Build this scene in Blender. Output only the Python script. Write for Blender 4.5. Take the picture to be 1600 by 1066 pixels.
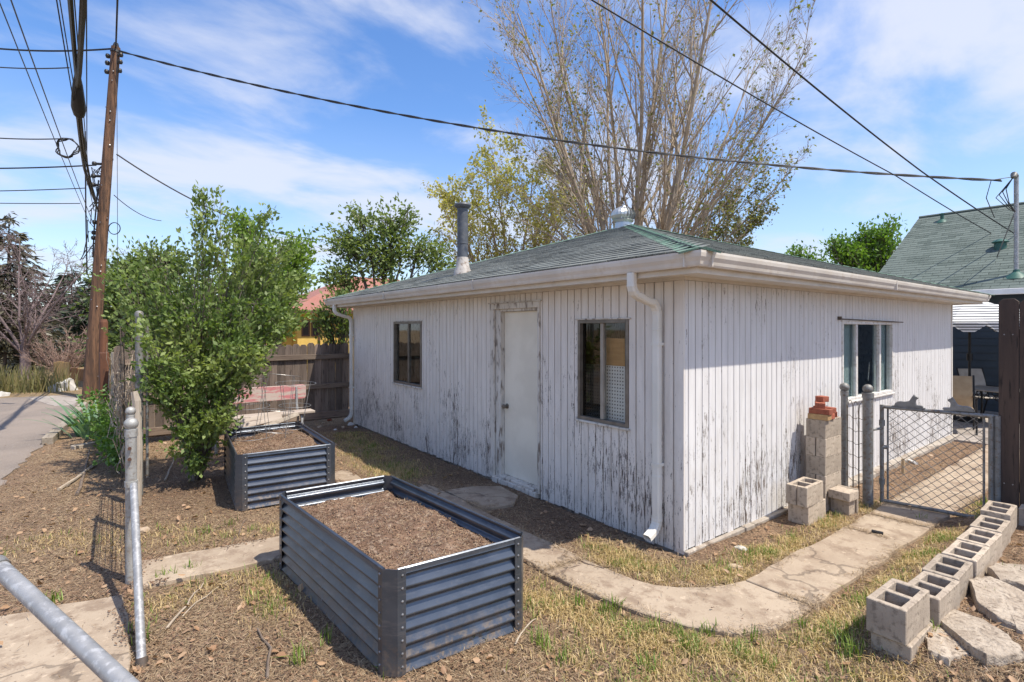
import bpy, bmesh, math, random
import numpy as np
from mathutils import Vector, Matrix
R = math.radians
SC = bpy.context.scene
COL = SC.collection
for o in list(bpy.data.objects): bpy.data.objects.remove(o)

# ---------------------------------------------------------------- camera, sky, sun, exposure
CAM = Vector((-3.813, -2.62, 1.9))
cd = bpy.data.cameras.new('camera'); cam = bpy.data.objects.new('camera', cd); COL.objects.link(cam)
cam.location = CAM; cam.rotation_euler = (R(90), 0, R(52.794 - 90))
cd.sensor_width = 36; cd.lens = 36 * 816 / 1600; cd.shift_y = -20 / 1600
cd.clip_start = 0.05; cd.clip_end = 900
SC.camera = cam
SUN_EL, SUN_ROT = R(61), R(155)
wd = bpy.data.worlds.new('World'); SC.world = wd; wd.use_nodes = True
SKY_STRENGTH, SUN_STRENGTH, EXPOSURE = 0.15, 3.4, 0.90

def build_world():
    nt = wd.node_tree; nt.nodes.clear(); N = nt.nodes.new; L = nt.links.new
    out = N('ShaderNodeOutputWorld'); bg = N('ShaderNodeBackground'); bg.inputs[1].default_value = SKY_STRENGTH
    sky = N('ShaderNodeTexSky'); sky.sky_type = 'NISHITA'; sky.sun_disc = False
    sky.sun_elevation = SUN_EL; sky.sun_rotation = SUN_ROT; sky.air_density = 1.0; sky.dust_density = 0.6; sky.ozone_density = 2.2
    tc = N('ShaderNodeTexCoord'); sep = N('ShaderNodeSeparateXYZ'); L(tc.outputs['Generated'], sep.inputs[0])
    def math_(op, a, b=None, clamp=False):
        m = N('ShaderNodeMath'); m.operation = op; m.use_clamp = clamp
        for i, x in enumerate((a, b)):
            if x is None: continue
            if isinstance(x, (int, float)): m.inputs[i].default_value = x
            else: L(x, m.inputs[i])
        return m.outputs[0]
    zc = math_('ADD', math_('MAXIMUM', sep.outputs[2], 0.0), 0.16)
    cx = math_('DIVIDE', sep.outputs[0], zc); cy = math_('DIVIDE', sep.outputs[1], zc)
    cmb = N('ShaderNodeCombineXYZ'); L(cx, cmb.inputs[0]); L(cy, cmb.inputs[1])
    mp = N('ShaderNodeMapping'); L(cmb.outputs[0], mp.inputs[0])
    mp.inputs['Rotation'].default_value = (0, 0, R(-28)); mp.inputs['Scale'].default_value = (0.85, 1.25, 1); mp.inputs['Location'].default_value = (1.7, 0.6, 0)
    n1 = N('ShaderNodeTexNoise'); n1.inputs['Scale'].default_value = 1.7; n1.inputs['Detail'].default_value = 9; n1.inputs['Roughness'].default_value = 0.56; n1.inputs['Distortion'].default_value = 0.35
    L(mp.outputs[0], n1.inputs['Vector'])
    n2 = N('ShaderNodeTexNoise'); n2.inputs['Scale'].default_value = 0.55; n2.inputs['Detail'].default_value = 3
    L(mp.outputs[0], n2.inputs['Vector'])
    s = math_('ADD', math_('MULTIPLY', n1.outputs[0], 0.62), math_('MULTIPLY', n2.outputs[0], 0.5))
    mr = N('ShaderNodeMapRange'); mr.interpolation_type = 'SMOOTHSTEP'; L(s, mr.inputs[0])
    mr.inputs[1].default_value = 0.49; mr.inputs[2].default_value = 0.68; mr.inputs[3].default_value = 0.0; mr.inputs[4].default_value = 0.80
    hs = N('ShaderNodeHueSaturation'); hs.inputs['Saturation'].default_value = 1.22; hs.inputs['Hue'].default_value = 0.507; hs.inputs['Value'].default_value = 0.86
    L(sky.outputs[0], hs.inputs['Color'])
    mx = N('ShaderNodeMixRGB'); L(mr.outputs[0], mx.inputs[0]); L(hs.outputs[0], mx.inputs[1]); mx.inputs[2].default_value = (3.15, 3.25, 3.65, 1)
    hz = N('ShaderNodeMapRange'); L(sep.outputs[2], hz.inputs[0]); hz.inputs[1].default_value = 0.0; hz.inputs[2].default_value = 0.38; hz.inputs[3].default_value = 0.55; hz.inputs[4].default_value = 0.0
    mx2 = N('ShaderNodeMixRGB'); L(hz.outputs[0], mx2.inputs[0]); L(mx.outputs[0], mx2.inputs[1]); mx2.inputs[2].default_value = (2.4, 2.75, 3.5, 1)
    L(mx2.outputs[0], bg.inputs[0]); L(bg.outputs[0], out.inputs[0])
build_world()
sd = bpy.data.lights.new('sun', 'SUN'); sd.energy = SUN_STRENGTH; sd.angle = R(0.53); sd.color = (1.0, 0.92, 0.79)
sun = bpy.data.objects.new('sun', sd); COL.objects.link(sun)
to_sun = Vector((math.sin(SUN_ROT) * math.cos(SUN_EL), math.cos(SUN_ROT) * math.cos(SUN_EL), math.sin(SUN_EL)))
sun.rotation_euler = to_sun.to_track_quat('Z', 'Y').to_euler(); sun.location = (20, -40, 80)
SC.view_settings.view_transform = 'Standard'; SC.view_settings.look = 'None'; SC.view_settings.gamma = 1
SC.view_settings.use_curve_mapping = False; SC.view_settings.exposure = EXPOSURE
SC.render.engine = 'CYCLES'

# ---------------------------------------------------------------- helpers
AX = Vector((0.7965, -0.6047, 0)); AY = Vector((0.6047, 0.7965, 0))   # camera right / forward on the ground plane
def Q(px, py, d):            # survey point: bearing and height read in the photograph, distance d along the view
    X = (px - 800) / 816 * d; p = AX * X + AY * d
    return Vector((CAM.x + p.x, CAM.y + p.y, 1.9 - (py - 513) / 816 * d))
def G(px, py, z=0.0): return Q(px, py, (1.9 - z) * 816 / (py - 513))

class MB:
    def __init__(s): s.v = []; s.f = []; s.m = []; s.mi = 0
    def add(s, vs, fs):
        b = len(s.v); s.v += [tuple(p) for p in vs]
        for f in fs: s.f.append(tuple(b + i for i in f)); s.m.append(s.mi)
    def box(s, x0, x1, y0, y1, z0, z1, M=None):
        vs = [Vector(p) for p in ((x0,y0,z0),(x1,y0,z0),(x1,y1,z0),(x0,y1,z0),(x0,y0,z1),(x1,y0,z1),(x1,y1,z1),(x0,y1,z1))]
        if M is not None: vs = [M @ p for p in vs]
        s.add(vs, [(0,3,2,1),(4,5,6,7),(0,1,5,4),(1,2,6,5),(2,3,7,6),(3,0,4,7)])
    def tube(s, pts, rad, n=8, cap=True, closed=False):
        pts = [Vector(p) for p in pts]; k = len(pts)
        rads = list(rad) if hasattr(rad, '__len__') else [rad] * k
        up = None; b = len(s.v); 
        for i, p in enumerate(pts):
            if closed: t = pts[(i+1) % k] - pts[i-1]
            else: t = pts[min(i+1, k-1)] - pts[max(i-1, 0)]
            t.normalize()
            if up is None: up = t.orthogonal().normalized()
            up = (up - t * up.dot(t))
            if up.length < 1e-6: up = t.orthogonal()
            up.normalize(); w = t.cross(up)
            for j in range(n):
                a = 2 * math.pi * j / n; s.v.append(tuple(p + (up * math.cos(a) + w * math.sin(a)) * rads[i]))
        for i in range(k if closed else k-1):
            i2 = (i+1) % k
            for j in range(n):
                j2 = (j+1) % n; s.f.append((b+i*n+j, b+i*n+j2, b+i2*n+j2, b+i2*n+j)); s.m.append(s.mi)
        if cap and not closed:
            s.f.append(tuple(b+j for j in reversed(range(n)))); s.m.append(s.mi)
            s.f.append(tuple(b+(k-1)*n+j for j in range(n))); s.m.append(s.mi)
    def lathe(s, prof, c, n=20):       # prof = (radius, z) from bottom to top
        b = len(s.v); k = len(prof)
        for r, z in prof:
            for j in range(n):
                a = 2*math.pi*j/n; s.v.append((c[0]+r*math.cos(a), c[1]+r*math.sin(a), c[2]+z))
        for i in range(k-1):
            for j in range(n):
                j2=(j+1)%n; s.f.append((b+i*n+j,b+i*n+j2,b+(i+1)*n+j2,b+(i+1)*n+j)); s.m.append(s.mi)
        s.f.append(tuple(b+j for j in reversed(range(n)))); s.m.append(s.mi)
        s.f.append(tuple(b+(k-1)*n+j for j in range(n))); s.m.append(s.mi)
    def prism(s, poly, z0, z1, M=None):   # poly in xy, counter-clockwise
        n = len(poly); vs = [Vector((p[0],p[1],z0)) for p in poly] + [Vector((p[0],p[1],z1)) for p in poly]
        if M is not None: vs = [M @ p for p in vs]
        s.add(vs, [tuple(reversed(range(n))), tuple(range(n,2*n))] + [(i,(i+1)%n,n+(i+1)%n,n+i) for i in range(n)])
    def mesh(s, name, mats, smooth=False, bevel=0.0):
        me = bpy.data.meshes.new(name); me.from_pydata(s.v, [], s.f)
        mats = mats if isinstance(mats, (list, tuple)) else [mats]
        for m in mats: me.materials.append(m)
        if len(mats) > 1: me.polygons.foreach_set('material_index', s.m)
        if bevel:
            bm = bmesh.new(); bm.from_mesh(me)
            bmesh.ops.remove_doubles(bm, verts=bm.verts, dist=1e-5)
            ed = [e for e in bm.edges if len(e.link_faces)==2 and e.calc_face_angle(0) > 0.5]
            bmesh.ops.bevel(bm, geom=ed, offset=bevel, segments=1, affect='EDGES'); bm.to_mesh(me); bm.free()
        if smooth: smooth_mesh(me)
        me.update(); return me
    def obj(s, name, mats, parent=None, smooth=False, bevel=0.0, **kw):
        return link(name, s.mesh(name, mats, smooth, bevel), parent, **kw)
def smooth_mesh(me, ang=0.7):
    me.polygons.foreach_set('use_smooth', [True]*len(me.polygons))
    try: me.set_sharp_from_angle(angle=ang)
    except Exception: pass
def link(name, me, parent=None, **kw):
    o = bpy.data.objects.new(name, me); COL.objects.link(o)
    if parent is not None: o.parent = parent
    for k, v in kw.items(): o[k] = v
    return o
def thing(name, label, cat, loc=(0,0,0), rz=0.0, group=None):
    o = link(name, None, None, label=label, category=cat); o.location = loc; o.rotation_euler = (0,0,rz); o.empty_display_size = 0.1
    if group: o['group'] = group
    return o
def tag(o, label, cat, group=None):
    o['label'] = label; o['category'] = cat
    if group: o['group'] = group
    return o
def np_mesh(name, V, F, mat, smooth=False):   # V (n,3), F (m,k) arrays
    me = bpy.data.meshes.new(name); V = np.asarray(V, np.float32); F = np.asarray(F, np.int32); m, k = F.shape
    me.vertices.add(len(V)); me.vertices.foreach_set('co', V.ravel())
    me.loops.add(m*k); me.loops.foreach_set('vertex_index', F.ravel())
    me.polygons.add(m); me.polygons.foreach_set('loop_start', np.arange(0, m*k, k, dtype=np.int32)); me.polygons.foreach_set('loop_total', np.full(m, k, np.int32))
    for x in (mat if isinstance(mat, (list, tuple)) else [mat]): me.materials.append(x)
    me.update(calc_edges=True)
    if smooth: me.polygons.foreach_set('use_smooth', np.ones(m, bool))
    return me
def copy_tree(o, parent=None):
    c = o.copy(); COL.objects.link(c)
    if parent is not None: c.parent = parent
    for ch in list(o.children): copy_tree(ch, c)
    return c

# ---------------------------------------------------------------- materials
class NT:
    def __init__(s, name):
        s.mat = bpy.data.materials.new(name); s.mat.use_nodes = True; s.nt = s.mat.node_tree
        s.b = s.nt.nodes['Principled BSDF']; s.out = s.nt.nodes['Material Output']
    def n(s, t, **kw):
        x = s.nt.nodes.new(t)
        for k, v in kw.items(): setattr(x, k, v)
        return x
    def l(s, a, b): s.nt.links.new(a, b)
    def set(s, sock, v):
        if isinstance(v, bpy.types.NodeSocket): s.l(v, sock)
        elif isinstance(v, (tuple, list)) and len(v) == 3 and sock.type == 'RGBA': sock.default_value = (*v, 1)
        else: sock.default_value = v
    def coords(s, kind='Object', scale=(1,1,1), rot=(0,0,0)):
        if kind == 'Position': v = s.n('ShaderNodeNewGeometry').outputs['Position']
        else: v = s.n('ShaderNodeTexCoord').outputs[kind]
        m = s.n('ShaderNodeMapping'); s.l(v, m.inputs[0]); m.inputs['Scale'].default_value = scale; m.inputs['Rotation'].default_value = rot
        return m.outputs[0]
    def noise(s, vec, scale, detail=4, rough=0.55, dist=0.0):
        x = s.n('ShaderNodeTexNoise'); s.l(vec, x.inputs['Vector']); x.inputs['Scale'].default_value = scale
        x.inputs['Detail'].default_value = detail; x.inputs['Roughness'].default_value = rough; x.inputs['Distortion'].default_value = dist
        return x.outputs[0]
    def ramp(s, fac, a, b, va=0.0, vb=1.0):
        x = s.n('ShaderNodeMapRange'); x.interpolation_type = 'SMOOTHSTEP'; s.set(x.inputs[0], fac)
        for i, q in enumerate((a, b, va, vb)): x.inputs[i+1].default_value = q
        return x.outputs[0]
    def mix(s, fac, a, b, mode='MIX'):
        x = s.n('ShaderNodeMixRGB', blend_type=mode); s.set(x.inputs[0], fac); s.set(x.inputs[1], a); s.set(x.inputs[2], b); return x.outputs[0]
    def math(s, op, a, b=0.0, clamp=False):
        x = s.n('ShaderNodeMath', operation=op, use_clamp=clamp); s.set(x.inputs[0], a); s.set(x.inputs[1], b); return x.outputs[0]
    def bump(s, h, strength=0.3, dist=0.01):
        x = s.n('ShaderNodeBump'); s.l(h, x.inputs['Height']); x.inputs['Strength'].default_value = strength; x.inputs['Distance'].default_value = dist
        s.l(x.outputs[0], s.b.inputs['Normal'])
    def p(s, **kw):
        for k, v in kw.items(): s.set(s.b.inputs[k.replace('_', ' ')], v)
        return s.mat
    def island(s): return s.n('ShaderNodeNewGeometry').outputs['Random Per Island']
    def objrand(s): return s.n('ShaderNodeObjectInfo').outputs['Random']

def MT(name, c1, c2=None, scale=6, rough=0.7, bump=0.2, bscale=40, metal=0.0, stretch=(1,1,1), c3=None, kind='Object', vary=0.0, dist=0.006):
    t = NT(name); v = t.coords(kind, stretch)
    col = t.mix(t.ramp(t.noise(v, scale), 0.35, 0.65), c1, c2 or c1)
    if c3: col = t.mix(t.ramp(t.noise(v, scale*4.3, 6), 0.5, 0.68), col, c3)
    if vary:
        rnd = t.ramp(t.objrand(), 0, 1, 1-vary, 1+vary); h = t.n('ShaderNodeHueSaturation'); t.l(rnd, h.inputs['Value']); t.l(col, h.inputs['Color']); col = h.outputs[0]
    if bump: t.bump(t.noise(v, bscale, 6), bump, dist)
    return t.p(Base_Color=col, Roughness=rough, Metallic=metal)

def peeling(name, amount, pa, pb):
    t = NT(name); v = t.coords('Position', (1, 1, 0.11)); v2 = t.coords('Position', (1, 1, 0.45))
    z = t.n('ShaderNodeSeparateXYZ'); t.l(t.n('ShaderNodeNewGeometry').outputs['Position'], z.inputs[0])
    low = t.ramp(z.outputs[2], 0.0, 2.1, 1.0, 0.0)                          # boards rot from the bottom up
    big = t.noise(t.coords('Position', (1, 1, 0.7)), 1.7, 4, 0.6); mid = t.noise(t.coords('Position', (1, 1, 0.35)), 7, 3)
    a = t.noise(v, 62, 7, 0.66); b = t.noise(v2, 120, 5, 0.7); rnd = t.objrand()
    s = t.math('ADD', t.math('MULTIPLY', a, 0.72), t.math('MULTIPLY', b, 0.28))
    wear = t.math('ADD', t.math('MULTIPLY', low, 0.075), t.math('MULTIPLY', t.ramp(big, 0.36, 0.68), 0.098))
    wear = t.math('ADD', wear, t.math('ADD', t.math('MULTIPLY', mid, 0.10), t.math('MULTIPLY', rnd, 0.035)))
    fac = t.ramp(t.math('ADD', s, wear), 0.757 - amount, 0.785 - amount)
    paint = t.mix(t.ramp(t.noise(v, 14, 4), 0.35, 0.7), pa, pb)
    grime = t.math('MULTIPLY', t.ramp(t.noise(v2, 9, 5, 0.65), 0.45, 0.75), t.math('MULTIPLY', low, 0.5))
    paint = t.mix(grime, paint, (0.43, 0.395, 0.355))
    wood = t.mix(t.noise(v, 90, 4), (0.075, 0.06, 0.052), (0.25, 0.21, 0.18))
    t.bump(t.math('ADD', t.math('MULTIPLY', fac, -1.0), t.math('MULTIPLY', t.noise(v, 90, 4), 0.25)), 0.55, 0.002)
    return t.p(Base_Color=t.mix(fac, paint, wood), Roughness=t.ramp(fac, 0, 1, 0.55, 0.9))

def leafmat(name, c1, c2, trans=0.35, c3=None):
    t = NT(name); r = t.island(); col = t.mix(r, c1, c2)
    if c3: col = t.mix(t.ramp(t.noise(t.coords('Position'), 1.6, 3), 0.45, 0.65), col, c3)
    t.p(Base_Color=col, Roughness=0.5)
    tr = t.n('ShaderNodeBsdfTranslucent'); t.l(t.mix(1.0, col, (1.0, 1.05, 0.5), 'MULTIPLY'), tr.inputs[0])
    ms = t.n('ShaderNodeMixShader'); ms.inputs[0].default_value = trans; t.l(t.b.outputs[0], ms.inputs[1]); t.l(tr.outputs[0], ms.inputs[2]); t.l(ms.outputs[0], t.out.inputs[0])
    return t.mat

def glassmat(name, tint=(0.9, 0.92, 0.92), refl=0.05):
    t = NT(name); tr = t.n('ShaderNodeBsdfTransparent'); tr.inputs[0].default_value = (*tint, 1)
    gl = t.n('ShaderNodeBsdfGlossy'); gl.inputs['Roughness'].default_value = 0.03
    fr = t.n('ShaderNodeLayerWeight'); fr.inputs[0].default_value = 0.5
    ms = t.n('ShaderNodeMixShader'); t.l(t.math('ADD', t.math('MULTIPLY', t.math('POWER', fr.outputs['Facing'], 4.0), 0.7), refl), ms.inputs[0]); t.l(tr.outputs[0], ms.inputs[1]); t.l(gl.outputs[0], ms.inputs[2]); t.l(ms.outputs[0], t.out.inputs[0])
    return t.mat

def woodmat(name, c1, c2, dark, axis=2, rough=0.85, vary=0.25):
    st = [9, 9, 9]; st[axis] = 0.9; t = NT(name); v = t.coords('Object', tuple(st))
    rnd = t.objrand(); ad = t.n('ShaderNodeVectorMath', operation='ADD'); cb = t.n('ShaderNodeCombineXYZ')
    for i in range(3): t.l(t.math('MULTIPLY', rnd, 37.0), cb.inputs[i])
    t.l(v, ad.inputs[0]); t.l(cb.outputs[0], ad.inputs[1]); v = ad.outputs[0]
    col = t.mix(t.ramp(t.noise(v, 1.2, 5), 0.3, 0.7), c1, c2)
    col = t.mix(t.ramp(t.noise(v, 4.5, 6, 0.65), 0.53, 0.7), col, dark)
    h = t.n('ShaderNodeHueSaturation'); t.l(t.ramp(rnd, 0, 1, 1-vary, 1+vary), h.inputs['Value']); t.l(col, h.inputs['Color'])
    t.bump(t.noise(v, 5, 6), 0.5, 0.004)
    return t.p(Base_Color=h.outputs[0], Roughness=rough)

m_peel_w = peeling('paint_peeling_warmed_for_shade', 0.03, (0.76, 0.715, 0.665), (0.665, 0.62, 0.57))  # same paint as the sunlit wall, tinted warm to offset bluish shade
m_peel_s = peeling('paint_peeling_street_side', 0.028, (0.70, 0.695, 0.70), (0.62, 0.61, 0.61))
m_trim = MT('trim_paint', (0.68, 0.65, 0.6), (0.6, 0.565, 0.51), 5, 0.6, 0.15, 60, c3=(0.66,0.62,0.56))
m_trimworn = MT('worn_trim_paint', (0.66, 0.63, 0.58), (0.58, 0.54, 0.48), 5, 0.7, 0.3, 60, stretch=(1,1,0.3), c3=(0.22, 0.18, 0.15))
m_gutter = MT('gutter_paint', (0.66, 0.62, 0.56), (0.58, 0.535, 0.475), 3, 0.45, 0.06, 30, c3=(0.60,0.545,0.47))
m_spout = MT('downspout_paint', (0.76, 0.74, 0.69), (0.70, 0.68, 0.62), 3, 0.45, 0.06, 30)
m_door = MT('door_paint', (0.80, 0.75, 0.64), (0.73, 0.68, 0.575), 3, 0.5, 0.08, 20)
m_groove = MT('siding_groove', (0.055, 0.048, 0.042), (0.11, 0.098, 0.085), 12, 0.9, 0.2)
m_alum = MT('bronze_frame', (0.17, 0.145, 0.12), (0.23, 0.20, 0.17), 8, 0.45, 0.1, metal=0.4)
m_frame_light = MT('window_frame_white', (0.72, 0.71, 0.69), (0.62, 0.6, 0.575), 8, 0.55, 0.1, c3=(0.5,0.46,0.41))
m_mullion = MT('tan_mullion', (0.36, 0.32, 0.27), (0.30, 0.265, 0.22), 8, 0.5, 0.1)
m_glass = glassmat('window_glass'); m_glass_teal = glassmat('window_glass_teal', (0.9, 0.94, 0.94), 0.17)
m_screen = glassmat('screened_glass', (0.42, 0.41, 0.39)); m_dark = MT('dark_interior', (0.03, 0.028, 0.026), (0.045, 0.04, 0.036), 3, 0.9, 0.0)
m_ply = MT('plywood', (0.55, 0.28, 0.09), (0.45, 0.22, 0.07), 3, 0.7, 0.1, stretch=(1, 1, 6))
m_teal = MT('teal_curtain', (0.60, 0.69, 0.68), (0.50, 0.59, 0.58), 3, 0.9, 0.1)
m_greycloth = MT('grey_blind', (0.62, 0.68, 0.72), (0.5, 0.56, 0.6), 3, 0.9, 0.1)
def pegmat():
    t = NT('pegboard'); v = t.coords('Object', (30, 30, 30)); fr = t.n('ShaderNodeVectorMath', operation='FRACTION'); t.l(v, fr.inputs[0])
    sb = t.n('ShaderNodeVectorMath', operation='SUBTRACT'); t.l(fr.outputs[0], sb.inputs[0]); sb.inputs[1].default_value = (0.5, 0.5, 0.5)
    sp = t.n('ShaderNodeSeparateXYZ'); t.l(sb.outputs[0], sp.inputs[0])
    r = t.math('ADD', t.math('MULTIPLY', sp.outputs[1], sp.outputs[1]), t.math('MULTIPLY', sp.outputs[2], sp.outputs[2]))
    r2 = t.n('ShaderNodeMath', operation='MULTIPLY'); t.l(sp.outputs[1], r2.inputs[0]); t.l(sp.outputs[1], r2.inputs[1])
    return t.p(Base_Color=t.mix(t.ramp(r, 0.035, 0.06, 1, 0), (0.8, 0.77, 0.71), (0.03, 0.03, 0.03)), Roughness=0.7)
m_peg = pegmat()
def shinglemat(name, c1, c2, c3):
    t = NT(name); v = t.coords('Position'); rnd = t.island(); ro = t.objrand()
    k = t.math('FRACT', t.math('ADD', rnd, ro))
    col = t.mix(t.ramp(k, 0.1, 0.9), c1, c2); col = t.mix(t.ramp(t.noise(v, 1.3, 4), 0.42, 0.66), col, c3)
    col = t.mix(t.ramp(t.noise(v, 160, 2), 0.4, 0.75), col, tuple(x*1.6 for x in c2))
    t.bump(t.noise(v, 220, 2), 0.5, 0.003)
    return t.p(Base_Color=col, Roughness=0.93)
m_shingle = shinglemat('garage_shingle', (0.030, 0.035, 0.033), (0.165, 0.178, 0.168), (0.145, 0.152, 0.142))
m_ridge = shinglemat('hip_cap_shingle', (0.08, 0.155, 0.115), (0.13, 0.22, 0.165), (0.15, 0.22, 0.175))
m_shingle2 = shinglemat('house_shingle', (0.038, 0.056, 0.050), (0.11, 0.138, 0.125), (0.095, 0.118, 0.108))
m_felt = MT('roof_felt', (0.03, 0.033, 0.032), (0.05, 0.055, 0.05), 6, 0.9, 0.1)
m_galv = MT('galvanised_steel', (0.40, 0.40, 0.40), (0.29, 0.29, 0.29), 9, 0.48, 0.12, 50, metal=0.45, c3=(0.5,0.5,0.5))
m_galvdull = MT('weathered_galvanised', (0.26, 0.262, 0.255), (0.18, 0.182, 0.178), 9, 0.6, 0.2, 60, metal=0.35, c3=(0.16,0.12,0.09))
m_galvlight = MT('pale_galvanised', (0.40, 0.40, 0.385), (0.30, 0.295, 0.28), 9, 0.55, 0.2, 60, metal=0.3, c3=(0.26,0.23,0.2))
m_flue = MT('flue_steel', (0.095, 0.105, 0.125), (0.07, 0.078, 0.092), 4, 0.55, 0.1, metal=0.1, c3=(0.12,0.125,0.135))
m_fluebase = MT('flue_flashing', (0.5, 0.46, 0.42), (0.36, 0.33, 0.3), 6, 0.6, 0.2, c3=(0.26,0.2,0.16))
m_turb = MT('turbine_aluminium', (0.56, 0.57, 0.56), (0.46, 0.47, 0.46), 5, 0.35, 0.05, metal=0.8)
m_bedsteel = MT('slate_blue_steel', (0.115, 0.128, 0.15), (0.095, 0.107, 0.127), 4, 0.36, 0.08, 30, metal=0.4, c3=(0.135,0.143,0.16))
def bedmat():
    t = NT('slate_blue_steel'); v = t.coords('Position'); z = t.n('ShaderNodeSeparateXYZ'); t.l(v, z.inputs[0])
    col = t.mix(t.ramp(t.noise(v, 4, 5), 0.35, 0.65), (0.105, 0.122, 0.152), (0.08, 0.094, 0.119)); col = t.mix(t.ramp(t.noise(t.coords('Position', (1,1,5)), 6, 6, 0.7), 0.5, 0.7), col, (0.14, 0.15, 0.172))
    splash = t.math('MULTIPLY', t.ramp(z.outputs[2], 0.0, 0.28, 1.0, 0.0), t.ramp(t.noise(v, 19, 7, 0.75), 0.42, 0.62)); dust = t.math('MULTIPLY', t.ramp(t.noise(v, 60, 6, 0.75), 0.57, 0.72), 0.3)
    d = t.math('MAXIMUM', t.math('MULTIPLY', splash, 0.75), dust); col = t.mix(d, col, (0.24, 0.18, 0.13))
    t.bump(t.noise(v, 5, 3), 0.25, 0.01); return t.p(Base_Color=col, Roughness=t.ramp(d, 0, 1, 0.30, 0.85), Metallic=0.6)
m_bedsteel = bedmat()
m_bolt = MT('bolt_steel', (0.32, 0.32, 0.33), (0.2, 0.19, 0.18), 30, 0.45, 0, metal=0.7)
m_soil = MT('bed_soil', (0.25, 0.155, 0.10), (0.145, 0.085, 0.054), 5, 0.95, 1.0, 60, c3=(0.34, 0.25, 0.18), dist=0.03)
m_cinder = MT('cinder_block', (0.45, 0.375, 0.295), (0.37, 0.305, 0.24), 7, 0.95, 0.9, 130, c3=(0.245, 0.20, 0.155), vary=0.17, dist=0.004)
m_brick = MT('red_brick', (0.36, 0.105, 0.06), (0.27, 0.07, 0.04), 20, 0.9, 0.5, 90, vary=0.2, c3=(0.4, 0.16, 0.1))
m_brickbuff = MT('buff_brick', (0.45, 0.30, 0.14), (0.36, 0.22, 0.1), 20, 0.9, 0.5, 90, c3=(0.33,0.2,0.12))
m_stone = MT('flagstone', (0.46, 0.39, 0.31), (0.35, 0.285, 0.22), 9, 0.92, 1.0, 34, c3=(0.22, 0.175, 0.135), vary=0.08, dist=0.02)
m_creo = MT('creosoted_pole', (0.19, 0.10, 0.055), (0.085, 0.046, 0.028), 1.6, 0.85, 0.8, 5, stretch=(9,9,0.5), c3=(0.03,0.02,0.016), dist=0.02)
m_fence = woodmat('weathered_fence', (0.20, 0.155, 0.125), (0.12, 0.09, 0.073), (0.035, 0.026, 0.021), vary=0.35)
m_rail = woodmat('weathered_rail', (0.24, 0.185, 0.14), (0.155, 0.11, 0.085), (0.06, 0.045, 0.036), axis=0)
m_darkwood = woodmat('dark_post_wood', (0.075, 0.05, 0.038), (0.045, 0.031, 0.025), (0.02, 0.015, 0.012))
m_silverwood = woodmat('silvered_timber', (0.34, 0.30, 0.25), (0.25, 0.21, 0.17), (0.11, 0.085, 0.07))
m_rust = woodmat('rust_red_post', (0.17, 0.07, 0.035), (0.11, 0.045, 0.025), (0.05, 0.025, 0.018))
def benchmat():
    t = NT('bench_red_peeling'); v = t.coords('Object', (1.2, 6, 5))
    fac = t.ramp(t.noise(v, 3.2, 7, 0.68), 0.46, 0.56)
    wood = t.mix(t.noise(t.coords('Object', (1, 10, 10)), 5, 4), (0.40, 0.33, 0.29), (0.56, 0.47, 0.42))
    red = t.mix(t.noise(v, 9, 3), (0.43, 0.10, 0.115), (0.55, 0.28, 0.28))
    t.bump(t.noise(v, 12, 4), 0.4, 0.004)
    return t.p(Base_Color=t.mix(fac, wood, red), Roughness=0.8)
m_bench = benchmat()
m_plank = woodmat('bleached_board', (0.45, 0.39, 0.34), (0.34, 0.285, 0.24), (0.18, 0.14, 0.12), axis=0, vary=0.15)
m_black = MT('black_cable', (0.012, 0.012, 0.013), (0.02, 0.02, 0.02), 5, 0.55, 0.0)
m_wiregrey = MT('grey_wire', (0.06, 0.06, 0.065), (0.09, 0.09, 0.09), 5, 0.5, 0.0, metal=0.4)
m_cage = MT('cage_wire', (0.36, 0.36, 0.36), (0.26, 0.25, 0.25), 8, 0.45, 0.0, metal=0.6)
m_meshrust = MT('rusty_mesh', (0.085, 0.07, 0.06), (0.12, 0.09, 0.07), 20, 0.7, 0.0, metal=0.3)
m_cast = MT('cast_ornament', (0.27, 0.27, 0.265), (0.19, 0.19, 0.185), 12, 0.5, 0.3, 40, metal=0.5)
m_yellow = MT('yellow_siding', (0.68, 0.47, 0.12), (0.60, 0.40, 0.10), 3, 0.7, 0.1)
m_redroof = shinglemat('red_roof', (0.20, 0.075, 0.058), (0.27, 0.115, 0.09), (0.26, 0.13, 0.105))
m_navy = MT('slate_siding', (0.035, 0.052, 0.068), (0.03, 0.044, 0.058), 3, 0.6, 0.1)
m_whitep = MT('white_paint', (0.74, 0.74, 0.73), (0.66, 0.66, 0.65), 4, 0.5, 0.1)
m_greenmetal = MT('green_vent', (0.03, 0.11, 0.085), (0.025, 0.09, 0.07), 6, 0.5, 0.1)
m_brownpaint = MT('brown_trim', (0.12, 0.06, 0.035), (0.09, 0.045, 0.03), 6, 0.6, 0.1)
m_sling = MT('sling_fabric', (0.42, 0.385, 0.34), (0.36, 0.325, 0.285), 8, 0.85, 0.2, 120)
m_tan = MT('tan_cushion', (0.46, 0.345, 0.21), (0.40, 0.29, 0.17), 8, 0.85, 0.2, 120)
m_blackmetal = MT('black_metal', (0.015, 0.015, 0.016), (0.025, 0.025, 0.026), 8, 0.45, 0.05, metal=0.4)
m_tabletop = MT('table_top', (0.36, 0.335, 0.30), (0.3, 0.28, 0.25), 8, 0.4, 0.05)
m_ball = MT('terracotta_ball', (0.42, 0.14, 0.10), (0.36, 0.11, 0.08), 8, 0.5, 0.05)
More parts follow.
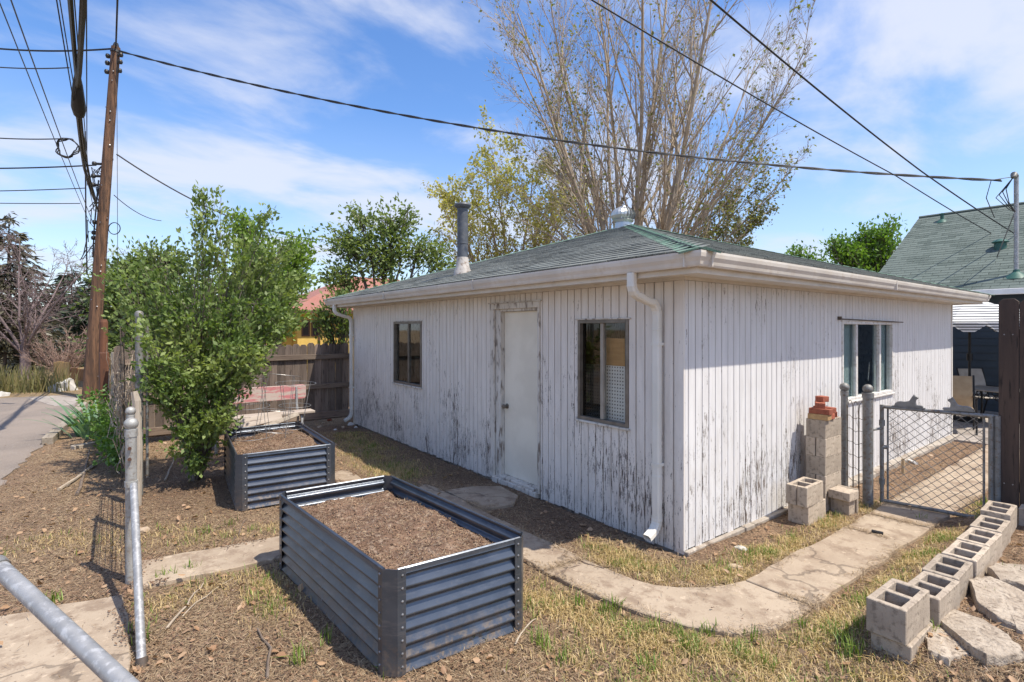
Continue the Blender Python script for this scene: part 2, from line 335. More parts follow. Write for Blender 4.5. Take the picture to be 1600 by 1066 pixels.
def stripemat():
    t = NT('striped_canopy'); z = t.n('ShaderNodeSeparateXYZ'); t.l(t.coords('Object'), z.inputs[0])
    f = t.math('FRACT', t.math('MULTIPLY', z.outputs[2], 20.0))
    return t.p(Base_Color=t.mix(t.ramp(f, 0.56, 0.62), (0.72, 0.72, 0.71), (0.045, 0.05, 0.055)), Roughness=0.85)
m_stripe = stripemat()
m_bark = MT('grey_bark', (0.20, 0.17, 0.145), (0.13, 0.105, 0.09), 4, 0.95, 0.6, 20, stretch=(3,3,0.6), dist=0.03)
m_barkpale = MT('pale_bark', (0.47, 0.385, 0.29), (0.34, 0.27, 0.195), 3, 0.95, 0.5, 20, stretch=(3,3,0.6), dist=0.03)
m_barkdark = MT('dark_bark', (0.10, 0.075, 0.058), (0.06, 0.047, 0.038), 4, 0.95, 0.6, 20, stretch=(3,3,0.6), dist=0.03)
m_twigmauve = MT('mauve_twig', (0.20, 0.15, 0.15), (0.15, 0.115, 0.115), 3, 0.95, 0.0)
m_twigpink = MT('pinkish_twig', (0.34, 0.235, 0.19), (0.26, 0.175, 0.145), 3, 0.95, 0.0)
m_leaf_shrub = leafmat('shrub_leaf', (0.10, 0.165, 0.04), (0.245, 0.335, 0.105), 0.45, (0.30, 0.37, 0.125))
m_leaf_lime = leafmat('lime_leaf', (0.16, 0.27, 0.04), (0.25, 0.37, 0.065), 0.45)
m_leaf_apple = leafmat('apple_leaf', (0.13, 0.19, 0.05), (0.27, 0.34, 0.12), 0.45); m_leaf_mid = leafmat('mid_leaf', (0.10, 0.155, 0.04), (0.21, 0.275, 0.085), 0.42)
m_leaf_sparse = leafmat('budding_leaf', (0.15, 0.175, 0.05), (0.28, 0.28, 0.10), 0.45, (0.19, 0.2, 0.075))
m_leaf_yellow = leafmat('catkin_leaf', (0.42, 0.41, 0.13), (0.58, 0.54, 0.20), 0.5)
m_leaf_bright = leafmat('bright_leaf', (0.11, 0.22, 0.035), (0.18, 0.31, 0.055), 0.45)
m_leaf_conifer = leafmat('conifer_needle', (0.035, 0.06, 0.035), (0.06, 0.085, 0.045), 0.15)
m_leaf_brown = leafmat('bronze_conifer_needle', (0.075, 0.07, 0.05), (0.11, 0.10, 0.06), 0.15)
m_leaf_blue = leafmat('blue_spruce_needle', (0.085, 0.12, 0.13), (0.13, 0.17, 0.18), 0.15)
m_leaf_iris = leafmat('iris_leaf', (0.10, 0.205, 0.11), (0.18, 0.31, 0.19), 0.3)
m_leaf_vine = leafmat('vine_leaf', (0.09, 0.19, 0.03), (0.16, 0.28, 0.06), 0.4)
m_grass = leafmat('green_grass', (0.12, 0.21, 0.03), (0.24, 0.31, 0.06), 0.3)
m_drygrass = leafmat('dry_grass', (0.46, 0.33, 0.14), (0.60, 0.46, 0.23), 0.2)
m_reed = leafmat('reed_stem', (0.15, 0.16, 0.055), (0.30, 0.25, 0.12), 0.25)
m_straw = leafmat('straw_litter', (0.52, 0.395, 0.25), (0.17, 0.105, 0.06), 0.1)
m_chip = leafmat('bark_chip', (0.075, 0.042, 0.026), (0.29, 0.175, 0.105), 0.05)
m_deadleaf = leafmat('dead_leaf', (0.42, 0.28, 0.17), (0.30, 0.17, 0.09), 0.15)
m_twig = MT('dead_twig', (0.20, 0.155, 0.12), (0.13, 0.095, 0.072), 8, 0.95, 0.2)
m_twigpale = MT('pale_twig', (0.42, 0.35, 0.27), (0.32, 0.26, 0.2), 8, 0.95, 0.2)
def concretemat(name, c1, c2, c3):
    t = NT(name); v = t.coords('Position')
    col = t.mix(t.ramp(t.noise(v, 1.6, 6, 0.6), 0.35, 0.65), c1, c2)
    col = t.mix(t.ramp(t.noise(v, 5.0, 7, 0.7), 0.47, 0.64), col, c3)
    col = t.mix(t.ramp(t.noise(v, 13, 7, 0.7), 0.56, 0.7), col, tuple(min(1,q_*1.25) for q_ in c1))
    col = t.mix(t.ramp(t.noise(v, 48, 4), 0.62, 0.72), col, (0.19, 0.14, 0.105))
    vo = t.n('ShaderNodeTexVoronoi', feature='DISTANCE_TO_EDGE'); wv = t.n('ShaderNodeVectorMath', operation='ADD'); nz = t.n('ShaderNodeTexNoise'); t.l(v, nz.inputs['Vector']); nz.inputs['Scale'].default_value = 3.5; nz.inputs['Detail'].default_value = 5
    sc_ = t.n('ShaderNodeVectorMath', operation='SCALE'); t.l(nz.outputs['Color'], sc_.inputs[0]); sc_.inputs['Scale'].default_value = 0.5; t.l(v, wv.inputs[0]); t.l(sc_.outputs[0], wv.inputs[1]); t.l(wv.outputs[0], vo.inputs['Vector']); vo.inputs['Scale'].default_value = 0.42
    crack = t.ramp(vo.outputs['Distance'], 0.002, 0.010, 1.0, 0.0); col = t.mix(t.math('MULTIPLY', crack, 0.5), col, (0.07, 0.05, 0.037))
    h = t.math('ADD', t.math('SUBTRACT', t.noise(v, 9, 6), crack), t.math('MULTIPLY', t.noise(v, 120, 3), 0.35))
    t.bump(h, 0.45, 0.012); return t.p(Base_Color=col, Roughness=0.95)
m_conc = concretemat('path_concrete', (0.40, 0.322, 0.24), (0.315, 0.245, 0.178), (0.25, 0.185, 0.132))
m_concbase = concretemat('foundation_concrete', (0.40, 0.36, 0.31), (0.32, 0.28, 0.235), (0.25, 0.2, 0.16))
m_apron = concretemat('apron_concrete', (0.36, 0.32, 0.285), (0.30, 0.265, 0.235), (0.24, 0.205, 0.18))
def asphaltmat():
    t = NT('alley_asphalt'); v = t.coords('Position')
    col = t.mix(t.ramp(t.noise(v, 0.9, 5), 0.35, 0.65), (0.24, 0.195, 0.16), (0.185, 0.152, 0.128))
    col = t.mix(t.ramp(t.noise(v, 70, 3), 0.55, 0.7), col, (0.30, 0.27, 0.245))
    t.bump(t.noise(v, 90, 3), 0.4, 0.006); return t.p(Base_Color=col, Roughness=0.92)
m_asphalt = asphaltmat()
def groundmat():
    t = NT('yard_soil'); v = t.coords('Position'); at = t.n('ShaderNodeAttribute', attribute_name='cover'); sp = t.n('ShaderNodeSeparateColor'); t.l(at.outputs['Color'], sp.inputs[0])
    soil = t.mix(t.ramp(t.noise(v, 2.2, 6), 0.35, 0.68), (0.34, 0.215, 0.13), (0.215, 0.128, 0.075))
    soil = t.mix(t.ramp(t.noise(v, 30, 6, 0.7), 0.46, 0.62), soil, (0.06, 0.036, 0.022))
    soil = t.mix(t.ramp(t.noise(v, 47, 5, 0.65), 0.56, 0.68), soil, (0.38, 0.265, 0.17))
    lit = t.mix(t.ramp(t.noise(v, 62, 6, 0.72), 0.42, 0.58), (0.13, 0.078, 0.045), (0.50, 0.37, 0.225))
    col = t.mix(t.math('MULTIPLY', sp.outputs[0], t.ramp(t.noise(v, 7, 5), 0.25, 0.55)), soil, lit)
    gr = t.mix(t.ramp(t.noise(v, 26, 5), 0.4, 0.65), (0.40, 0.30, 0.14), (0.17, 0.15, 0.055))
    col = t.mix(t.math('MULTIPLY', sp.outputs[1], 0.7), col, gr)
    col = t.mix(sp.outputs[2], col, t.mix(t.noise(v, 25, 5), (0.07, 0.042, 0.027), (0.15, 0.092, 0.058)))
    h = t.math('ADD', t.noise(v, 16, 6, 0.65), t.math('MULTIPLY', t.noise(v, 70, 5), 0.6))
    t.bump(h, 1.0, 0.05); return t.p(Base_Color=col, Roughness=0.97)
m_ground = groundmat()

# ---------------------------------------------------------------- ground
from mathutils import noise as mnoise
def sm(x): x = min(1.0, max(0.0, x)); return x*x*(3-2*x)
SLABS = []          # outlines (for keeping litter and bumps off the concrete)
def inside(poly, x, y):
    c = False; j = len(poly)-1
    for i in range(len(poly)):
        xi, yi = poly[i][:2]; xj, yj = poly[j][:2]
        if (yi > y) != (yj > y) and x < (xj-xi)*(y-yi)/(yj-yi)+xi: c = not c
        j = i
    return c
ALLEY = [(-9.2,-9),(-5.15,-9),(-5.05,1.0),(-4.98,5.0),(-4.9,7.0),(-4.72,9.2),(-4.62,12.0),(-4.58,15.7),(-4.9,16.9),(-6.2,17.0),(-7.6,16.7),(-13,15.4),(-13,12.0),(-9.6,11.4),(-9.2,7)]
PATHS = [
 [(-0.79,1.52),(-1.17,1.5),(-1.2,2.9),(-0.82,3.05),(-0.78,2.72)],
 [(-0.77,2.70),(-0.775,1.93),(-0.42,1.82),(-0.2,2.02),(-0.15,2.42),(-0.42,2.62)],
 [(-0.77,0.44),(-0.79,1.50),(-1.17,1.48),(-1.17,0.47)],
 [(-0.764,0.42),(-1.165,0.45),(-1.147,0.26),(-1.10,-0.10),(-1.04,-0.37),(-0.93,-0.66),(-0.77,-0.88),(-0.52,-1.0),(-0.24,-1.035),(-0.055,-1.035),(-0.07,-0.565),(-0.25,-0.51),(-0.394,-0.44),(-0.56,-0.32),(-0.66,-0.2),(-0.715,-0.06)],
 [(-0.045,-1.035),(1.72,-1.07),(1.68,-0.575),(-0.06,-0.565)],
 [(1.735,-1.07),(2.30,-1.08),(2.28,-0.575),(1.695,-0.575)],
 [(2.315,-1.08),(3.2,-1.10),(3.2,-0.56),(2.295,-0.575)],
 [(3.215,-1.10),(5.3,-1.12),(5.3,-0.55),(3.215,-0.56)],
 [(5.315,-1.12),(7.4,-1.13),(7.4,-0.53),(5.315,-0.55)],
 [(-3.72,2.05),(-2.70,1.93),(-1.24,1.98),(-1.24,2.46),(-2.68,2.42),(-3.68,2.56)],
 [(-5.0,0.25),(-3.80,0.45),(-3.74,1.09),(-3.77,2.0),(-4.42,2.14),(-4.95,2.16)],
 [(-1.66,3.75),(-1.36,3.72),(-1.34,4.25),(-1.62,4.28)],
]
PATIO = [(7.42,-9),(11.95,-9),(11.95,4.0),(8.1,4.0),(8.1,-0.02),(7.42,-0.02)]
def flat(x, y):
    if inside(ALLEY, x, y) or inside(PATIO, x, y): return True
    return any(inside(p, x, y) for p in PATHS)
def gz0(x, y):              # the yard rises a little beyond the row of cinder blocks
    b = sm((-1.10 - y)/0.4) * sm((x + 0.75)/0.75) * 0.135 + sm((-1.75-y)/0.8)*sm((x+0.5)/1.0)*0.10
    return b * sm((9-x)/2)
def gz(x, y):
    z = gz0(x, y)
    if -9 < x < 9 and -6 < y < 12:
        z += 0.018*mnoise.noise(Vector((x*1.7, y*1.7, 0))) + 0.010*mnoise.noise(Vector((x*6, y*6, 3)))
    return z
ALLG = [(p, 0.035) for p in PATHS] + [(ALLEY, 0.03), (PATIO, 0.03)]
def near_poly(poly, x, y, d):
    if inside(poly, x, y): return True
    for i in range(len(poly)):
        ax, ay = poly[i-1]; bx, by = poly[i]; dx, dy = bx-ax, by-ay; q = dx*dx+dy*dy
        t = max(0, min(1, ((x-ax)*dx+(y-ay)*dy)/q)) if q else 0
        if (ax+t*dx-x)**2+(ay+t*dy-y)**2 < d*d: return True
    return False
def blob(x, y, pts, w):
    m = 1e9
    for i in range(len(pts)-1):
        (ax, ay), (bx, by) = pts[i], pts[i+1]; dx, dy = bx-ax, by-ay
        t = max(0, min(1, ((x-ax)*dx+(y-ay)*dy)/(dx*dx+dy*dy))); m = min(m, (ax+t*dx-x)**2+(ay+t*dy-y)**2)
    return math.exp(-m/(w*w))
GRASSL = [  # (line, width, amount)
 ([(-0.42,0.55),(-0.45,0.1),(-0.28,-0.22),(0.05,-0.36),(0.9,-0.46),(1.9,-0.48)], 0.13, 1.0),
 ([(-0.60,0.35),(-0.52,-0.1),(-0.15,-0.45),(1.2,-0.53)], 0.10, 0.8),
 ([(-0.85,3.6),(-0.75,4.6),(-0.55,5.8),(-0.45,6.6)], 0.28, 1.0),
 ([(-0.2,-1.2),(0.7,-1.22),(1.6,-1.22),(2.3,-1.22)], 0.12, 1.0),
 ([(-1.4,0.3),(-1.32,-0.3),(-1.05,-0.85),(-0.6,-1.2),(-0.1,-1.3)], 0.17, 0.75),
 ([(-1.5,-0.6),(-1.1,-1.2),(-0.7,-1.55)], 0.32, 0.42),
 ([(-2.9,1.6),(-2.9,1.2)], 0.16, 0.5), ([(-3.5,1.75),(-2.9,1.8)], 0.18, 0.3), ([(-3.3,2.8),(-2.6,2.7)], 0.15, 0.18), ([(-3.4,3.1),(-4.2,3.6)],0.3,0.15),
 ([(2.7,-0.5),(2.4,-0.48)], 0.12, 0.8), ([(3.1,-1.2),(3.6,-1.2)],0.15,0.6),
]
def grassd(x, y):
    g = 0.0
    for pts, w, a in GRASSL: g = max(g, a*blob(x, y, pts, w))
    return g * (0.35 + 1.0*sm(0.5+1.3*mnoise.noise(Vector((x*2.6, y*2.6, 7)))))
def build_ground():
    xs = np.unique(np.round(np.concatenate([np.linspace(-420,-30,14), np.linspace(-30,-9,22), np.linspace(-9,-5.4,14), np.arange(-5.4,3.6,0.055), np.linspace(3.6,12,70), np.linspace(12,40,20), np.linspace(40,420,12)]),4))
    ys = np.unique(np.round(np.concatenate([np.linspace(-420,-30,12), np.linspace(-30,-4,16), np.arange(-4,6.5,0.055), np.linspace(6.5,19,90), np.linspace(19,60,24), np.linspace(60,420,12)]),4))
    nx, ny = len(xs), len(ys); V = np.zeros((ny, nx, 3)); C = np.zeros((ny, nx, 4), np.float32); C[..., 3] = 1; FL = np.zeros((ny, nx), bool)
    for j, y in enumerate(ys):
        for i, x in enumerate(xs):
            nearf = -6 < x < 9 and -5 < y < 12
            z = gz(x, y)
            fl = (-13.5 < x < 13 and -9.5 < y < 18) and any(near_poly(p, x, y, d) for p, d in ALLG)
            if fl: z = min(z, -0.012)
            elif -0.02 < x < 7.9 and -0.02 < y < 7.8: z = -0.05
            V[j, i] = (x, y, z); FL[j, i] = fl or (-0.02 < x < 7.9 and -0.02 < y < 7.8)
            if nearf:
                g = grassd(x, y); lit = 0.55 + 0.6*mnoise.noise(Vector((x*1.1, y*1.1, 11)))
                dk = 0.0
                if x < 0: dk = 0.55*math.exp(-((x+0.25)/0.38)**2) * sm((y-0.3)/0.6) * sm((8.2-y)/1.5)       # dark dirt along the wall, with the eave's shade painted in
                dk = max(dk, 0.55*math.exp(-(((x+3.1)/0.9)**2+((y-4.7)/1.0)**2)))                           # shade beneath the shrub, painted into the soil colour
                if y < 0 and 0 < x < 8: lit *= 0.35
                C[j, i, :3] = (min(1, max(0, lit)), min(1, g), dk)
            else:
                C[j, i, :3] = (0.4, 0.45*sm((abs(y)-12)/4), 0)
    idx = np.arange(nx*ny).reshape(ny, nx)
    F = np.stack([idx[:-1,:-1], idx[:-1,1:], idx[1:,1:], idx[1:,:-1]], -1).reshape(-1, 4)
    me = np_mesh('ground', V.reshape(-1,3), F, m_ground, True)
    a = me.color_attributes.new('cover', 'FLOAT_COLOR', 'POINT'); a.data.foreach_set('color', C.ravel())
    link('ground', me, kind='structure'); return xs, ys, V[..., 2], C, FL
GXS, GYS, GZ, GC, GFL = build_ground()
def sheet(name, poly, z0, z1, mat, parent=None, bevel=0.0, wob=0.0, **kw):
    rnd = random.Random(len(poly)*7+int(abs(poly[0][0])*100)); pts = []
    n = len(poly)
    for i in range(n):
        a, b = poly[i], poly[(i+1) % n]; L = math.hypot(b[0]-a[0], b[1]-a[1]); k = max(1, int(L/0.16)) if wob else 1
        for j in range(k):
            t = j/k; x, y = a[0]+(b[0]-a[0])*t, a[1]+(b[1]-a[1])*t
            if wob and j: x += rnd.uniform(-wob, wob); y += rnd.uniform(-wob, wob)
            pts.append((x, y))
    area = sum(pts[i-1][0]*pts[i][1]-pts[i][0]*pts[i-1][1] for i in range(len(pts)))
    if area < 0: pts.reverse()
    mb = MB(); mb.prism(pts, z0, z1); return mb.obj(name, mat, parent, bevel=bevel, **kw)
sheet('alley_road', ALLEY, -0.03, 0.006, m_asphalt, wob=0.05, kind='structure')
sheet('concrete_apron', [(-4.62,14.0),(-5.0,14.2),(-5.7,16.5),(-5.2,16.8),(-4.6,15.6)], 0.008, 0.014, m_apron, wob=0.03, kind='structure')
path = link('concrete_path', None, None, kind='structure')
for i, p in enumerate(PATHS):
    zt = 0.02 + 0.004*((i*7) % 5 - 2) / 2
    sheet('slab', p, -0.06, zt, m_conc, path, bevel=0.006, wob=0.016)
sheet('patio', PATIO, -0.06, 0.03, m_apron, kind='structure')

# ---------------------------------------------------------------- garage
WL, WW, ZS = 7.70, 7.81, 2.335
gar = thing('garage', 'white wooden garage with peeling vertical board siding and green hip roof', 'garage')
def bx(mb, wall, s0, s1, d0, d1, z0, z1):      # s along the wall, d into the building
    if wall == 'L': mb.box(d0, d1, s0, s1, z0, z1)
    else: mb.box(s0, s1, d0, d1, z0, z1)
OPEN = {'L': [(0.60,1.27,0.965,1.985),(1.87,2.84,0.0,2.205),(4.735,5.76,0.97,2.01)], 'R': [(3.18,4.90,1.0,1.985)]}
def wall_rects(ops, L, zt):
    xs = sorted({0.0, L} | {o[0] for o in ops} | {o[1] for o in ops}); out = []
    for a, b in zip(xs, xs[1:]):
        m = (a+b)/2; o = [q for q in ops if q[0] < m < q[1]]
        if not o: out.append((a, b, 0.0, zt))
        else:
            if o[0][2] > 0.01: out.append((a, b, 0.0, o[0][2]))
            out.append((a, b, o[0][3], zt))
    return out
rng = random.Random(5)
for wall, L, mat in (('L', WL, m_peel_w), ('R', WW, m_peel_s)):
    mb = MB(); lo = 0.062 if wall == 'R' else 0.016
    for a, b, z0, z1 in wall_rects(OPEN[wall], L, ZS+0.05): bx(mb, wall, max(a, lo), b, 0.0165, 0.06, max(z0, 0.03), z1)
    w = mb.obj('wall', m_groove, gar)
    s = 0.0; first = True
    while s < L - 0.02:
        e = min(L, s + (0.112 if first and wall == 'L' else 0.055 if first else 0.1016)); first = False
        a, b = s + 0.005, e - 0.005; cuts = [a, b]
        for o in OPEN[wall]:
            for q in o[:2]:
                if a + 0.006 < q < b - 0.006: cuts.append(q)
        cuts.sort()
        for c0, c1 in zip(cuts, cuts[1:]):
            m = (c0+c1)/2; o = [q for q in OPEN[wall] if q[0] < m < q[1]]
            zb = (0.03 if wall == 'R' else -0.012) + rng.uniform(-0.012, 0.01)
            spans = [(zb, ZS-0.03)] if not o else ([(zb, o[0][2]-0.001)] if o[0][2] > 0.01 else []) + [(o[0][3]+0.001, ZS-0.03)]
            for z0, z1 in spans:
                j = rng.uniform(-0.0012, 0.0012); mb = MB(); c = 0.003; F_, B_ = 0.0 + j, 0.0160
                prof = [(c0, B_), (c0, F_+c), (c0+c, F_), (c1-c, F_), (c1, F_+c), (c1, B_)]
                if wall == 'L': poly = [(d, t) for t, d in prof]; poly.reverse()
                else: poly = prof
                ar = sum(poly[i-1][0]*poly[i][1]-poly[i][0]*poly[i-1][1] for i in range(6))
                if ar < 0: poly.reverse()
                mb.prism(poly, z0, z1); mb.obj('plank', mat, w)
        s = e
mb = MB(); mb.box(0.065, WW, WL-0.05, WL, 0.03, ZS); mb.box(WW-0.05, WW, 0.065, WL-0.055, 0.03, ZS); mb.obj('wall', m_trimworn, gar)
mb = MB(); mb.box(0.03, WW-0.02, 0.02, WL-0.02, -0.05, 0.028); mb.obj('foundation', m_concbase, gar)
mb = MB(); mb.box(2.75, WW, -0.115, 0.012, -0.05, 0.05); mb.box(WW, WW+0.05, -0.10, WL, -0.05, 0.05); mb.obj('foundation_curb', m_concbase, gar, bevel=0.01)
mb = MB(); mb.box(0.0, 0.9, -0.035, 0.01, -0.05, 0.022); mb.box(0.9, 2.75, -0.05, 0.01, -0.05, 0.03); mb.obj('sill_edge', m_concbase, gar, bevel=0.006)
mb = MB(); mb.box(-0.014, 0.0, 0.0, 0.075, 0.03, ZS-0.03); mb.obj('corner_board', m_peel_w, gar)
mb = MB(); mb.box(WW-0.045, WW+0.012, -0.012, -0.002, 0.05, ZS-0.03); mb.obj('corner_board', m_trim, gar)
mb = MB()      # frieze under the soffit
mb.box(-0.02, 0.0, -0.02, WL, ZS-0.028, ZS); mb.box(0.0, WW, -0.02, 0.0, ZS-0.028, ZS); mb.obj('frieze', m_trim, gar)
# soffit, fascia and gutter as rings round the eave
def ring(mb, o0, z0, o1, z1):
    r = lambda o, z: [(-o,-o,z),(WW+o,-o,z),(WW+o,WL+o,z),(-o,WL+o,z)]
    mb.add(r(o0,z0)+r(o1,z1), [(i,(i+1)%4,4+(i+1)%4,4+i) for i in range(4)])
def profile(pts):
    mb = MB()
    for (a, b) in zip(pts, pts[1:]): ring(mb, *a, *b)
    return mb
profile([(0.32,ZS),(0.0,ZS)]).obj('soffit', m_trim, gar)
profile([(0.345,2.46),(0.345,ZS-0.02),(0.32,ZS-0.02),(0.32,ZS)]).obj('fascia', m_trim, gar)
GP = [(0.35,2.468),(0.35,2.362),(0.405,2.358),(0.412,2.372),(0.418,2.395),(0.433,2.425),(0.438,2.452),(0.438,2.470),(0.428,2.472),(0.424,2.462),(0.430,2.45),(0.405,2.38),(0.358,2.372),(0.358,2.468),(0.35,2.468)]
gut = profile(GP).obj('gutter', m_gutter, gar)
for bb in ((-0.442,-0.352,-0.30,-0.288),(-0.30,-0.288,-0.442,-0.352),(-0.442,-0.352,2.6,2.612),(-0.442,-0.352,5.2,5.212),(3.6,3.612,-0.442,-0.352)):
    mb = MB(); mb.box(*bb, 2.356, 2.474); mb.obj('gutter_joint', m_gutter, gut)
# roof
EO, EZ = 0.40, 2.475; AP = Vector((3.905, 3.85, 3.84)); E0 = [(-EO,-EO,EZ),(WW+EO,-EO,EZ),(WW+EO,WL+EO,EZ),(-EO,WL+EO,EZ)]
mb = MB(); mb.add(E0 + [tuple(AP)] + [(x,y,z-0.025) for x,y,z in E0], [(0,1,4),(1,2,4),(2,3,4),(3,0,4),(1,0,5,6),(2,1,6,7),(3,2,7,8),(0,3,8,5),(5,8,7,6)])
roof = mb.obj('roof', m_felt, gar)
def tabmesh(name, w, l, th, mat):
    mb = MB(); g = 0.004
    vs = [(g,0,0.001),(w-g,0,0.001),(w-g,l,0.0005),(g,l,0.0005),(g,0,th),(w-g,0,th),(w-g,l,0.0025),(g,l,0.0025)]
    mb.add(vs, [(0,3,2,1),(4,5,6,7),(0,1,5,4),(1,2,6,5),(2,3,7,6),(3,0,4,7)]); return mb.mesh(name, mat)
def slope(org, ex, run, half_in, expo, tabw, th, seed, clip0=1.0, clip1=1.0, rise=None):
    """rows of tabs on a plane: org = eave start, ex = along the eave, run = unit vector up the slope; yields (matrix, full)"""
    rg = random.Random(seed); n = ex.cross(run).normalized(); L, W, horiz = half_in
    rows = int(L/expo); out = []
    for i in range(rows):
        u = i*expo; ins0 = clip0*u*horiz; ins1 = clip1*u*horiz; off = (0.5*tabw if i % 2 else 0) + rg.uniform(-0.03, 0.03)
        k = -1
        while True:
            k += 1; a = ins0 + (k-1)*tabw + off; b = a + tabw
            if a > W-ins1: break
            if b < ins0 + 0.02: continue
            a2, b2 = max(a, ins0), min(b, W-ins1)
            if b2 - a2 < 0.03: continue
            full = (a2 == a and b2 == b)
            out.append((org + ex*a2 + run*u + n*rg.uniform(0.0, 0.0025), b2-a2, full, n))
    return out
sh_me = tabmesh('shingle', 0.305, 0.175, 0.013, m_shingle)
sth = math.atan2(AP.z-EZ, AP.x+EO); cs, sn = math.cos(sth), math.sin(sth); SL = (AP.x+EO)/cs
allt = []
for org, ex, run, W in ((Vector((-EO-0.02,WL+EO,EZ)), Vector((0,-1,0)), Vector((cs,0,sn)), WL+2*EO), (Vector((-EO,-EO-0.02,EZ)), Vector((1,0,0)), Vector((0,cs,sn)), WW+2*EO)):
    for p, w, full, n in slope(org, ex, run, (SL, W, cs), 0.142, 0.305, 0.009, 3): allt.append((p, w, full, n, ex, run))
def cam_size(p, n): 
    v = CAM - p; d = v.length; return max(0.02, n.dot(v)/d)/d**2
fulls = sorted([t for t in allt if t[2]], key=lambda t: -cam_size(t[0], t[3])); ind = set(id(t) for t in fulls[:298])
stuff = MB()
for t in allt:
    p, w, full, n, ex, run = t; Mx = Matrix((ex, run, n)).transposed().to_4x4(); Mx.translation = p
    if id(t) in ind:
        o = link('shingle', sh_me, roof); o.matrix_basis = Mx @ Matrix.Rotation(rng.uniform(-0.006,0.006), 4, 'Z')
    else:
        g = 0.003; vs = [(g,0,0.001),(w-g,0,0.001),(w-g,0.175,0.0005),(g,0.175,0.0005),(g,0,0.013),(w-g,0,0.013),(w-g,0.175,0.0025),(g,0.175,0.0025)]
        stuff.add([Mx @ Vector(q) for q in vs], [(4,5,6,7),(0,1,5,4),(1,2,6,5),(3,0,4,7)])
stuff.obj('shingle_field', m_shingle, roof, kind='stuff')
mb = MB()    # folded hip cap piece: x along the hip, wings drop to both sides
fold = 0.036
vs = [(0,0,0.012),(0.24,0,0.004),(0,0.15,0.012-fold),(0.24,0.15,0.004-fold),(0,-0.15,0.012-fold),(0.24,-0.15,0.004-fold),(0,0,0),(0,0.15,-fold-0.004),(0,-0.15,-fold-0.004)]
mb.add(vs, [(0,1,3,2),(4,5,1,0),(6,0,2,7),(8,4,0,6)]); cap_me = mb.mesh('hip_cap', m_ridge)
for c in (0, 3, 1):
    A0 = Vector(E0[c]); d = AP - A0; Ln = d.length; d.normalize(); sd_ = Vector((0,0,1)).cross(d).normalized(); up = d.cross(sd_)
    for k in range(int(Ln/0.145)):
        Mx = Matrix((d, sd_, up)).transposed().to_4x4(); Mx.translation = A0 + d*(k*0.145 - 0.01) + up*0.012
        o = link('hip_cap', cap_me, roof); o.matrix_basis = Mx @ Matrix.Rotation(rng.uniform(-0.02,0.02), 4, 'Z')
# turbine ventilator at the peak
tv = thing('turbine_vent', 'round ribbed aluminium turbine ventilator on the peak of the garage roof', 'roof vent', (3.84, 3.98, 3.74))
mb = MB(); mb.lathe([(0.24,0.0),(0.235,0.03),(0.165,0.05),(0.155,0.15),(0.17,0.16),(0.17,0.18)], (0,0,0), 24); mb.obj('vent_base', m_turb, tv, smooth=True)
mb = MB(); NV = 22
for k in range(NV):
    a0 = 2*math.pi*k/NV; ring_ = []
    for j in range(8):
        ph = -0.75 + j*(1.45+0.75)/7; r, z = 0.225*math.cos(ph)+0.005, 0.30+0.155*math.sin(ph)
        ring_.append([(r*1.02*math.cos(a0), r*1.02*math.sin(a0), z), ((r*0.93)*math.cos(a0+0.24), (r*0.93)*math.sin(a0+0.24), z)])
    vs = [p for q in ring_ for p in q]; mb.add(vs, [(2*j,2*j+1,2*j+3,2*j+2) for j in range(7)])
mb.obj('vane', m_turb, tv, kind='stuff')
mb = MB(); mb.lathe([(0.07,0.445),(0.06,0.462),(0.02,0.47)], (0,0,0), 16); mb.obj('vent_cap', m_turb, tv, smooth=True); mb = MB(); mb.lathe([(0.19,0.17),(0.2,0.19),(0.19,0.2)], (0,0,0), 20); mb.obj('vent_ring', m_turb, tv, smooth=True)
# flue pipe
fx, fy = 0.385, 4.15; fz = EZ + (fx+EO)*sn/cs
fl = thing('flue_pipe', 'tall grey metal flue pipe with flat cap rising from the garage roof', 'flue', (fx, fy, fz))
mb = MB(); mb.tube([(0,0,0.12),(0,0,1.03)], 0.082, 20); mb.lathe([(0.086,0.45),(0.088,0.46),(0.086,0.47)], (0,0,0), 20); mb.obj('pipe', m_flue, fl, smooth=True)
mb = MB(); mb.lathe([(0.145,-0.06),(0.135,0.03),(0.105,0.1),(0.092,0.2),(0.088,0.25)], (0,0,0), 20); mb.obj('flashing', m_fluebase, fl, smooth=True)
mb = MB(); mb.lathe([(0.085,0.99),(0.125,1.02),(0.13,1.04),(0.12,1.06),(0.06,1.075)], (0,0,0), 20); mb.obj('cap', m_flue, fl, smooth=True)
# downspouts
def duct(name, pts, y, parent, wy=0.076, wn=0.058, rib=()):
    mb = MB(); k = len(pts); n = 8; prof = []
    for a in ((1,.6),(.7,1),(-.7,1),(-1,.6),(-1,-.6),(-.7,-1),(.7,-1),(1,-.6)): prof.append((a[0]*wy/2, a[1]*wn/2))
    for i, (x, z) in enumerate(pts):
        a, b = pts[max(0,i-1)], pts[min(k-1,i+1)]; t = Vector((b[0]-a[0],0,b[1]-a[1])).normalized(); nn = Vector((-t.z,0,t.x)); s = 1.0 + (0.07 if i in rib else 0)
        for py_, pn in prof: mb.v.append(tuple(Vector((x, y+py_*s, z)) + nn*pn*s))
    for i in range(k-1):
        for j in range(n): mb.f.append((i*n+j, i*n+(j+1)%n, (i+1)*n+(j+1)%n, (i+1)*n+j)); mb.m.append(0)
    mb.f.append(tuple(range(n))); mb.m.append(0)
    return mb.obj(name, m_spout, parent, smooth=False)
def arc(c, r, a0, a1, n): return [(c[0]+r*math.cos(R(a0+(a1-a0)*i/n)), c[1]+r*math.sin(R(a0+(a1-a0)*i/n))) for i in range(n+1)]
